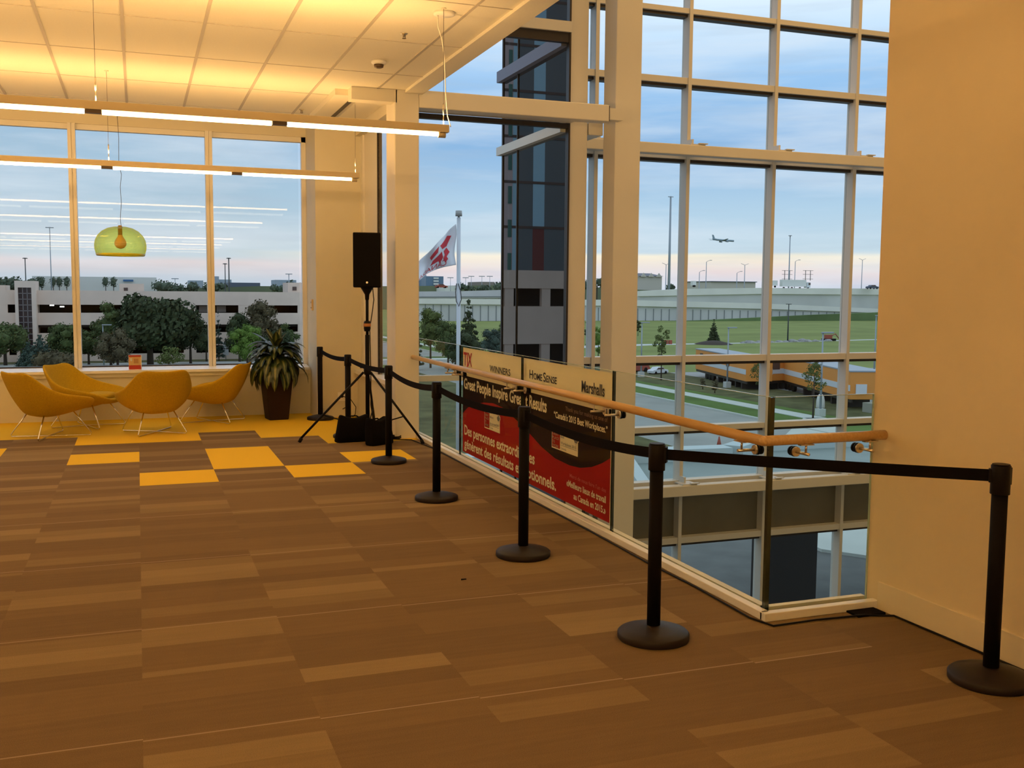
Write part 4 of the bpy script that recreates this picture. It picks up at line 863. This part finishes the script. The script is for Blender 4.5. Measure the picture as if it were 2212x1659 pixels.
# ------------------------------------------------------------------ light poles
def pole(label, px, top, Y, bot=None, w=.28, kind='mast', m=polem, zb=None):
    a = onY(px, top, Y); z0 = G; t = thing('light_pole', label, 'pole', (a.x, Y, z0))
    MB().cyl((0, 0, 0), (0, 0, a.z-z0), w/2*1.3, 10, w/2*.7).done('pole', m, t)
    h = a.z-z0; k = Y/FPX
    if kind == 'mast':
        MB().box(-7*k, 7*k, -.15, .15, h-2*k, h-.9*k).done('crossarm', m, t)
        for sx in (-6, -2.5, 2.5, 6): MB().lathe([(0, -1.2*k), (1.5*k, -1.2*k), (1.1*k, .5*k), (0, .5*k)], (sx*k, 0, h-1*k), 10).done('floodlight', m, t)
    elif kind == 'disc': MB().lathe([(0, -1*k), (5*k, -.6*k), (4*k, .8*k), (0, 1.2*k)], (0, 0, h), 14).done('lamp_head', m, t)
    elif kind == 'arm': MB().tube([(0, 0, h), (4*k, 0, h+2.5*k), (11*k, 0, h+4.5*k)], .10, 6).done('arm', m, t); MB().box(10*k, 15*k, -.3, .3, h+3.8*k, h+5*k).done('lamp_head', m, t)
    elif kind == 'twin':
        for sx in (-1, 1): MB().tube([(0, 0, h), (sx*4*k, 0, h+2*k), (sx*11*k, 0, h+4*k)], .10, 6).done('arm', m, t)
    elif kind == 'led':
        MB().box(-.12, 1.05, -.13, .13, h-.05, h+.07).done('led_head', m, t, bevel=.03); MB().box(-.32, .32, -.32, .32, 0, .7).done('concrete_foot', conc, t)
    elif kind == 'tee': MB().box(-7*k, 7*k, -.2, .2, h-.8*k, h+.8*k).done('crossarm', m, t)
    return t
pole('tall high-mast light left of the first mullion', 107, 490, 300, 628); pole('light mast with flat head above the stair tower', 54, 558, 330, 612, .35, 'disc', darkpole)
pole('taller of two light masts near the second mullion', 494, 558, 330, 620, .45, 'disc', darkpole); pole('shorter of two light masts near the second mullion', 486, 570, 330, 622, .35, 'disc', darkpole)
pole('tall high-mast light just left of an atrium mullion', 1449, 424, 450, 628, 1.2); pole('high-mast light with flat head above the white truck', 1707, 509, 450, 620, .65, 'disc')
for px, tp, kd, lb in ((1439, 572, 'twin', 'thin street light beside the tall high-mast light'), (1526, 566, 'arm', 'curved street light below the airplane'), (1511, 588, 'arm', 'small street light left of the airplane'), (1592, 590, 'arm', 'street light to the right of the airplane'), (1609, 573, 'twin', 'taller street light right of the airplane'), (1863, 562, 'twin', 'street light by the right wall with two arms'), (1718, 565, 'arm', 'thin street light beside the flat-headed mast')): pole(lb, px, tp, 450, 620, .45, kd)
for px, lb in ((1058, 'first'), (1041, 'second'), (1018, 'third'), (1006, 'fourth')): pole('utility pole on the horizon left of the dark glass wing' if 0 else 'thin horizon utility pole, %s from the dark glass wing\'s left edge' % lb, px, 597 if px != 1006 else 600, 600, 622, .35, 'tee')
pole('thin utility pole on the horizon left of the flagpole', 973, 600, 600, 622, .35, 'tee'); pole('slim dark pole with flat top standing on the meadow', 1704, 657, 190, None, .28, 'tee', darkpole); pole('slim utility pole behind the far road, near the second window', 378, 602, 600, 622, .4, 'tee'); pole('thin pole on the roof line near the right window jamb', 624, 592, 300, 612, .3, 'tee')
for (px, tp, bt_), lb in zip(((1387, 697, 815), (1574, 708, 838), (1778, 719, 900), (1893, 682, 812)), ('grey street lamp beside the broad column, left of the sapling', 'grey street lamp in front of the orange trailers', 'grey street lamp near the right-hand orange trailer, rising past the balustrade', 'grey street lamp against the right wall edge')):
    g0 = gp(px, bt_); pole(lb, px, tp, g0.y, None, .17, 'led')
# power pylons
for px, lb in ((1700, 'left'), (1745, 'right')):
    a = onY(px, 584, 640); b0 = onY(px, 606, 640); t = thing('power_pylon', 'power line gantry above the white truck, %s one' % lb, 'pylon', (b0.x, 640, b0.z)); h = a.z-b0.z
    for sx in (-2.2, 2.2): MB().cyl((sx, 0, 0), (sx, 0, h), .25, 6).done('post', darkpole, t)
    for f in (.15, .6, .98): MB().box(-4.6, 4.6, -.15, .15, h*f-.12, h*f+.12).done('crossarm', darkpole, t)
# ------------------------------------------------------------------ airplane
pc_ = onY(1562, 519, 900); t = thing('airplane', 'airliner descending in the sky above the highway', 'airplane', tuple(pc_), .12)
MB().tube([(-13, 0, 1.0), (-8, 0, .3), (0, 0, 0), (10, 0, -.2), (13.5, 0, -.3)], 1.0, 12).done('fuselage', plane_m, t)
MB().poly([(-13, -.15, .6), (-10, -.15, .4), (-12.3, -.15, 5), (-14.3, -.15, 5.2)], (0, .3, 0)).done('tail_fin', plane_m, t)
MB().poly([(2.5, 0, -.5), (-2, 0, -.5), (-6, 14, .6), (-4.5, 14, .6)], (0, 0, .3)).done('wing', plane_m, t); MB().poly([(2.5, 0, -.5), (-4.5, -14, .6), (-6, -14, .6), (-2, 0, -.5)], (0, 0, .3)).done('wing', plane_m, t)
MB().poly([(-11, 0, .8), (-13, 0, .8), (-14.5, 5, 1), (-13.8, 5, 1)], (0, 0, .2)).done('tailplane', plane_m, t)
for y in (-5, 5): MB().cyl((-.6, y, -1.2), (2.6, y, -1.3), .75, 12).done('engine', plane_m, t)
# ------------------------------------------------------------------ flag and pole
a = onY(991, 470, 43); fp = thing('flagpole', 'white flagpole with a cylindrical cap outside the window', 'flagpole', (a.x, 43, G)); h = a.z-G
MB().cyl((0, 0, 0), (0, 0, h), .105, 20, .085).done('pole', mat('white_pole', (.62, .66, .70), .35), fp)
MB().cyl((0, 0, h), (0, 0, h+.06), .05, 12).lathe([(0, .06), (.15, .06), (.14, .30), (0, .30)], (0, 0, h), 24).done('cap', mat('cap_grey', (.36, .37, .36), .4), fp)
MB().tube([(-.11, -.05, h-2.9), (-.16, -.08, h-3.3), (-.13, -.1, h-3.7), (-.02, -.12, h-3.9), (.10, -.11, h-3.6), (.06, -.11, h-3.2), (-.05, -.11, h-2.9)], .02, 6).done('halyard', greycab, fp)
# flag: hoist along the pole, fly end sagging to the lower left
hp = onY(985, 484, 43); hb = onY(985, 572, 43)
fl_ = thing('flag', 'white flag with a red leaf emblem and reversed red lettering, drooping from the flagpole', 'flag', tuple(hp))
NU, NV = 40, 24
def flagpt(u, v):        # u 0 hoist..1 fly, v 0 top..1 bottom
    tx, tz = onY(882, 610, 43), onY(882, 640, 43)
    top = Vector((hp.x, 43, hp.z)).lerp(Vector((onY(893, 585, 43).x, 43, onY(893, 585, 43).z)), u); top.z += .50*math.sin(pi*u)*.25
    bot = Vector((hb.x, 43, hb.z)).lerp(Vector((onY(897, 612, 43).x, 43, onY(897, 612, 43).z)), u); bot.z += .30*math.sin(pi*u*1.0)*.6
    p = top.lerp(bot, v); p.y += .16*math.sin(u*9+v*3)+.08*math.sin(u*17-v*4); p.x += .04*math.sin(v*7+u*5); return p
mb = MB(); g_ = [[mb.bm.verts.new(flagpt(i/NU, j/NV)) for j in range(NV+1)] for i in range(NU+1)]
for i in range(NU):
    for j in range(NV): f = mb.bm.faces.new((g_[i][j], g_[i+1][j], g_[i+1][j+1], g_[i][j+1])); f.smooth = True
fo = mb.done('flag_cloth', flagw, fl_, True, fix=False); so = fo.modifiers.new('s', 'SOLIDIFY'); so.thickness = .012; so.offset = 0
def onflag(polys, name, m):
    mb = MB()
    for P_ in polys:
        n = 8; c = Vector((sum(p[0] for p in P_)/len(P_), sum(p[1] for p in P_)/len(P_)))
        for a_, b_ in zip(P_, P_[1:]+P_[:1]):
            for k in range(n):
                u0 = (a_[0]+(b_[0]-a_[0])*k/n, a_[1]+(b_[1]-a_[1])*k/n); u1 = (a_[0]+(b_[0]-a_[0])*(k+1)/n, a_[1]+(b_[1]-a_[1])*(k+1)/n)
                for r0 in range(4):
                    q = [(c[0]+(w_[0]-c[0])*rr, c[1]+(w_[1]-c[1])*rr) for w_, rr in ((u0, r0/4), (u1, r0/4), (u1, (r0+1)/4), (u0, (r0+1)/4))]
                    vs2 = [flagpt(*w_)+Vector((0, -.022, 0)) for w_ in q]
                    if r0 == 0: vs2 = vs2[1:]
                    mb.bm.faces.new([mb.bm.verts.new(w_) for w_ in vs2])
    return mb.done(name, m, fl_, True, fix=False)
onflag([[(.10, .20), (.22, .10), (.40, .22), (.34, .40), (.20, .42)], [(.42, .20), (.60, .38), (.58, .52), (.44, .40)], [(.20, .46), (.30, .50), (.26, .72), (.14, .62)], [(.36, .46), (.56, .58), (.62, .72), (.46, .70), (.44, .80), (.34, .66)], [(.26, .60), (.34, .70), (.30, .86), (.22, .78)]], 'leaf_emblem', flagr)
cu = bpy.data.curves.new('t', 'FONT'); cu.body = 'CANADA'; cu.resolution_u = 2; ob = bpy.data.objects.new('t', cu); me = bpy.data.meshes.new_from_object(ob); bpy.data.objects.remove(ob)
bm_ = bmesh.new(); bm_.from_mesh(me); bmesh.ops.triangulate(bm_, faces=bm_.faces); xm = max(v.co.x for v in bm_.verts)
for v in bm_.verts: v.co = flagpt(.26+.66*v.co.x/xm, .95-.20*v.co.y/.7)+Vector((0, -.022, 0))-hp
m_ = MB(); m_.bm.free(); m_.bm = bm_; m_.done('reversed_lettering', flagr, fl_, fix=False)
# ------------------------------------------------------------------ orange trailers
def trailer(label, p0, p1, w, h, deck, win, name_z=0):
    p0 = Vector(p0); p1 = Vector(p1); d = (p1-p0); ln = d.length; rz = math.atan2(d.y, d.x); t = thing('site_trailer', label, 'trailer', tuple(p0), rz)
    MB().box(0, ln, 0, w, deck, h).done('body', orangep, t, bevel=.04)
    MB().box(-.05, ln+.05, -.05, w+.05, h, h+.12).done('roof', greyroof, t)
    for y in (-.03, w+.005): MB().box(0, ln, y, y+.025, deck+(h-deck)*.30, deck+(h-deck)*.52).done('white_stripe', whitep, t)
    for k, x in enumerate(win): MB().box(x, x+1.0, -.06, 0, deck+(h-deck)*.48, deck+(h-deck)*.86).done('window', winb, t)
    for k in range(3): MB().cyl((ln*.22+k*1.2, .15, .5), (ln*.22+k*1.2, .5, .5), .48, 16).done('wheel', black, t)
    for k in range(5): MB().box(ln*.45+k*ln*.11, ln*.45+k*ln*.11+.35, .2, w-.2, 0, deck).done('support_block', stone, t)
    MB().box(0, ln, .1, .25, deck-.28, deck).done('chassis_rail', frmd, t)
    return t
tA0 = gp(1468, 829); tA1 = gp(1606, 842); tB0 = gp(1652, 836); tB1 = gp(1826, 862)
t1 = trailer('left-hand orange site trailer with a white stripe and small windows', (66.2, 111.5, G), (61.8, 93.5, G), 3.0, 3.5, 1.0, (2, 7.2, 12.0))
text(t1, 'trailer_lettering', 'JUMBO', ((1, 0, 0), (0, 0, 1)), Vector((.3, -.035, 1.87))+Vector(t1.location), 2.3, .38, mat('faded_blue_print', (.16, .25, .36), .6), .004)
t2 = trailer('right-hand orange site trailer with a grey roof and a white door notice', (68.4, 98.5, G), (60.3, 74.5, G), 3.0, 3.5, 1.0, ())
MB().box(25.0+.35-.0, 25.45, 0.5, 1.5, 1.5, 2.4).done('white_notice', whitep, t2)
trailer('orange site trailer standing across, between the two long ones', (63.2, 93.2, G), (68.5, 93.9, G), 2.8, 3.6, 1.0, (2.0,))
# debris and building material
for i, (px, py, m, nm, lb) in enumerate(((1553, 768, beigeb, 'rubbish_pile', 'heap of pale boards behind the left-hand orange trailer'), (1581, 771, whitep, 'rubbish_pile', 'heap of white sacks behind the left-hand orange trailer'))):
    g0 = gp(px, py+6); rn = random.Random(i); t = thing(nm, lb, 'pile', tuple(g0))
    for k in range(6): MB().tapbox((rn.uniform(-1.2, 1.2), rn.uniform(-.6, .6), 0), rn.uniform(.9, 1.6), rn.uniform(.2, .8), rn.uniform(.5, 1.2), rn.uniform(0, 3)).done('board' if i == 0 else 'sack', m, t)
rn = random.Random(9)
for k in range(13):
    px = 1462+0+k*0; px = 1610+k*15+rn.uniform(-4, 4) if k > 2 else 1470+k*40; px = 1606+k*15.5+rn.uniform(-4, 4); py = 742-(px-1600)*.028+rn.uniform(-1, 1); g0 = gp(px, py)
    m_ = MB(); bmesh.ops.create_icosphere(m_.bm, subdivisions=2, radius=rn.uniform(.45, .95))
    for v in m_.bm.verts: v.co = Vector((v.co.x*1.7, v.co.y, abs(v.co.z)*.8))*rn.uniform(.85, 1.1)
    o = m_.done('rock', rockm, label='grey boulder in the row of rubble along the meadow path', cat='rock', group='boulders along the meadow path', fix=False); o.location = g0
for px, lb in ((1440, 'left'), (1449, 'right')): g0 = gp(px, 744); MB().box(g0.x-.32, g0.x+.32, g0.y, g0.y+.5, G, G+.9).done('red_cabinet', redm, label='small rusty red utility cabinet by the path, %s of two' % lb, cat='cabinet')
g0 = gp(1790, 737); t = thing('small_excavator', 'small red machine parked on the meadow beside the rubble', 'machine', tuple(g0)); MB().box(-1.6, 1.6, -.6, .6, .1, .6).done('tracks', black, t); MB().box(-.9, .6, -.5, .5, .6, 1.5).done('cab', redm, t); MB().tube([(.5, 0, 1.1), (1.8, 0, 1.7), (2.8, 0, .6)], .12, 6).done('arm', redm, t)
g0 = gp(1541, 744); m_ = MB(); m_.lathe([(4.2, 0), (3.2, .35), (1.6, .7), (0, .85)], tuple(g0), 24).done('mulch_mound', mulch, label='dark mulch mound around the lone tree', cat='mound')
t = thing('water_tank', 'pale ribbed water tank behind the balustrade glass near the right trailer', 'tank', tuple(gp(1772, 882))); MB().lathe([(0, 0), (.36, 0), (.40, .1), (.38, .7), (.30, 1.1), (.16, 1.3), (0, 1.32)], n=24).done('tank_body', whitew, t)
g0 = gp(1876, 874); MB().poly([Vector((60.5, 73.0, G)), Vector((61.6, 73.0, G)), Vector((61.6, 68, G)), Vector((60.5, 68, G))], (0, 0, .9)).done('loading_ramp', mat('timber_grey', (.38, .36, .30), .9), label='pale wooden access ramp at the end of the right-hand orange trailer', cat='ramp')
# traffic cone
g0 = gp(1553, 968, G); t = thing('traffic_cone', 'small red traffic cone on the street in front of the canopy', 'cone', tuple(g0)); MB().cyl((0, 0, .04), (0, 0, .8), .2, 16, .04).done('cone_body', redm, t); MB().box(-.28, .28, -.28, .28, 0, .04).done('base', redm, t)
# road signs seen over the sill
for px, py, bt_, lb in ((488, 750, 778, 'white two-part road sign on a post, right of the second mullion'), (641, 738, 770, 'small white road sign above the potted plant')):
    g0 = gp(px, bt_); a = onY(px, py, g0.y); t = thing('road_sign', lb, 'sign', tuple(g0)); h = a.z-G; MB().cyl((0, 0, 0), (0, 0, h+.4), .05, 8).done('post', polem, t); MB().box(-.42, .42, -.06, -.03, h-.15, h+.75).done('sign_panel', whitep, t)
    if px < 600: MB().box(-.42, .42, -.06, -.03, h-1.2, h-.3).done('sign_panel', whitep, t)
g0 = gp(222, 745, G); pole('grey street lamp in front of the big dark tree', 222, 702, 138, None, .16, 'led')
# ------------------------------------------------------------------ trees
def foliage_mesh(name, blobs, n, size, m, parent, rn, flat=0, core=.80):
    V = []; Fc = []
    tot = sum(b[3]**2 for b in blobs)
    for (x, y, z_, r, rz_) in blobs:
        c = Vector((x, y, z_))
        bm_ = bmesh.new(); bmesh.ops.create_icosphere(bm_, subdivisions=1, radius=r*core); i0 = len(V); bm_.verts.ensure_lookup_table()
        for v in bm_.verts: V.append(c+Vector((v.co.x, v.co.y, v.co.z*rz_)))
        for f in bm_.faces: Fc.append([i0+v.index for v in f.verts])
        bm_.free()
        for k in range(int(n*r*r/tot)):
            d = Vector((rn.gauss(0, 1), rn.gauss(0, 1), rn.gauss(0, 1))).normalized(); p = c+Vector((d.x, d.y, d.z*rz_))*r*rn.uniform(.80, 1.12)
            a = (d+Vector((rn.uniform(-.8, .8), rn.uniform(-.8, .8), rn.uniform(-.8, .8)))).normalized(); u = a.orthogonal().normalized(); w = a.cross(u); s1 = size*rn.uniform(.6, 1.3); s2 = s1*.6
            i0 = len(V); V += [p-u*s1, p-w*s2, p+u*s1, p+w*s2]; Fc.append((i0, i0+1, i0+2, i0+3))
    me = bpy.data.meshes.new(name); me.from_pydata(V, [], Fc); me.materials.append(m); o = bpy.data.objects.new(name, me); COL.objects.link(o); o.parent = parent; return o
def tree(label, px, bot, top, wpx, kind='leafy', m='dark', n=2600, seed=None, sparse=False):
    g0 = gp(px, bot); H = onY(px, top, g0.y).z-G; R = wpx/2*math.hypot(g0.x, g0.y)/FPX; rn = random.Random(seed or int(px*7+top)); nm = 'conifer' if kind == 'conifer' else 'leafy_tree'
    t = thing(nm, label, 'tree', tuple(g0)); MB().cyl((0, 0, 0), (0, 0, H*.75), max(.06, R*.07), 8, max(.03, R*.03)).done('trunk', bark, t)
    bl = []
    if kind == 'leafy':
        lo = H*.18 if not sparse else H*.38
        for k in range(22 if not sparse else 20):
            zf = rn.uniform(0, 1); env = math.sin(pi*(.12+.80*zf))**.6; a = rn.uniform(0, 6.28); rr = R*env*rn.uniform(.25, .80); r = R*(.34 if not sparse else .24)*rn.uniform(.8, 1.2)
            bl.append((rr*math.cos(a), rr*math.sin(a), lo+r+(H-lo-2*r)*zf, r, .85))
        if not sparse: bl.append((0, 0, (H+lo)/2, R*.62, max(.6, (H-lo)/2/R*.8)))
        foliage_mesh('crown', bl, n if not sparse else int(n*.7), R*(.062 if not sparse else .07), leafm[m], t, rn, core=.8 if not sparse else .08)
    else:
        L_ = 11; lo = H*.06
        for k in range(L_):
            zf = k/L_; r = R*(1-zf)**.85; cnt = max(3, int(7*(1-zf)+2))
            for q in range(cnt):
                a = q*6.28/cnt+k*.7+rn.uniform(-.2, .2); rr = r*rn.uniform(.45, .72); s = max(r*.30, R*.07)
                bl.append((rr*math.cos(a), rr*math.sin(a), lo+(H-lo)*(zf+.04)+rn.uniform(-.1, .1), s, .75))
        for zf in (.15, .35, .55, .75, .92): bl.append((0, 0, lo+(H-lo)*zf, R*(1-zf)*.55+R*.05, 1.5))
        foliage_mesh('crown', bl, n, R*.07, leafm[m], t, rn)
    return t
tree('green leafy tree at the left edge of the view', 12, 790, 692, 104, m='mid'); tree('bluish spruce behind the yellow chair at left', 88, 806, 722, 78, 'conifer', 'blue'); tree('green leafy tree just left of the first mullion', 142, 795, 690, 84, m='mid', n=3200)
tree('low brownish tree behind the second yellow chair', 128, 822, 752, 96, m='brown'); tree('big dark round tree in the middle window', 325, 792, 631, 196, m='dark', n=8000); tree('greenish tree on the left flank of the big dark tree', 240, 795, 645, 80, m='mid', n=3000); tree('dark tree on the right flank of the big dark tree', 412, 786, 668, 80, m='dark', n=2600)
tree('brown-green tree low in front of the big dark tree', 255, 808, 705, 84, m='brown', n=2400); tree('light shrub tree low in the middle window behind the leaflet box', 365, 815, 745, 70, m='olive', n=1500, sparse=True)
tree('slim blue-grey spruce right of the second mullion', 473, 780, 668, 30, 'conifer', 'blue', 1400); tree('dark green tree behind the bright green one', 518, 782, 672, 76, m='dark'); tree('brown-tinged tall tree against the garage', 565, 780, 640, 88, m='brown', n=3400); tree('small dark tree left of the right window jamb', 622, 776, 694, 56, m='mid', n=1800)
tree('bright green young tree behind the potted plant', 535, 806, 694, 76, m='bright', n=2200)
tree('yellow-green tree left of the flagpole', 930, 795, 658, 72, m='olive', n=2600); tree('mid-green tree close behind the flagpole', 968, 800, 690, 66, m='mid'); tree('tall dark conifer right of the flagpole', 1012, 800, 643, 76, 'conifer', 'dark', 3600); tree('dark tree at the foot of the tall conifer', 1000, 812, 712, 80, m='dark', n=2200); tree('blue-green tree left of the dark glass wing', 1062, 802, 705, 62, m='blue'); tree('bright leafy tree beside the edge of the dark glass wing', 1086, 792, 695, 36, m='mid', n=1400)
tree('dark conifer by the first column', 903, 800, 648, 30, 'conifer', 'dark', 1200)
tree('lone dark green tree on its mound in the meadow', 1541, 741, 688, 31, 'conifer', 'dark', 2200); tree('thin sapling right of the broad column', 1428, 822, 700, 44, m='olive', n=2400, sparse=True); tree('small dark tree at the edge of the broad column', 1378, 726, 690, 18, m='dark', n=700)
tree('sapling in front of the gap between the orange trailers', 1640, 880, 782, 44, m='olive', n=1500, sparse=True); tree('thin sapling in front of the right-hand orange trailer', 1756, 905, 778, 58, m='olive', n=1500, sparse=True); tree('small shrub tree by the left trailer wheels', 1518, 842, 815, 16, m='brown', n=400); tree('small round shrub tree in front of the left trailer', 1544, 850, 818, 20, m='brown', n=500)
tree('green tree seen between the two cream columns', 1292, 780, 700, 34, m='bright', n=1400); tree('dark tree seen between the two cream columns, left one', 1268, 760, 690, 20, m='dark', n=800)
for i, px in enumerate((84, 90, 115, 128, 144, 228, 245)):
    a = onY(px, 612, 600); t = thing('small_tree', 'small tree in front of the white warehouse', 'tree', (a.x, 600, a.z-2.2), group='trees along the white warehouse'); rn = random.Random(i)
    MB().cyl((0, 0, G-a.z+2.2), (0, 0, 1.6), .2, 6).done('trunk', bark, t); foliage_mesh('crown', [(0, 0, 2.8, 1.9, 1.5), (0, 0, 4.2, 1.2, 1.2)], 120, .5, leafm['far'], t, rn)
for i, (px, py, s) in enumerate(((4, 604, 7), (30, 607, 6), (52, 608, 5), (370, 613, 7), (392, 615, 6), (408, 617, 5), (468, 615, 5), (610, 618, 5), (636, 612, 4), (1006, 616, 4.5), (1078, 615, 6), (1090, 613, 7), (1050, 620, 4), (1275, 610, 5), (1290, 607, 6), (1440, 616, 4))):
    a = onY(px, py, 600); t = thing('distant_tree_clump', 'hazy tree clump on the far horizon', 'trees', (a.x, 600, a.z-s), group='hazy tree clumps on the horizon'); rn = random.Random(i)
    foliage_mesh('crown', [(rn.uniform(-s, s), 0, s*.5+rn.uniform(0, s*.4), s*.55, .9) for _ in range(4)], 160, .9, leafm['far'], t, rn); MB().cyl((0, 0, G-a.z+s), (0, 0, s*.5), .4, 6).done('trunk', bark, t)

tree('mid-green tree right of the first mullion, behind the brownish one', 192, 788, 708, 66, m='mid', n=2000); tree('dark tree just left of the second mullion', 446, 782, 702, 50, m='dark', n=1600); tree('broad dark bush tree beneath the garage, left of the right window jamb', 596, 780, 706, 84, m='dark', n=2400)
tree('dark spruce in front of the first mullion base', 62, 800, 738, 60, 'conifer', 'blue', 1800)
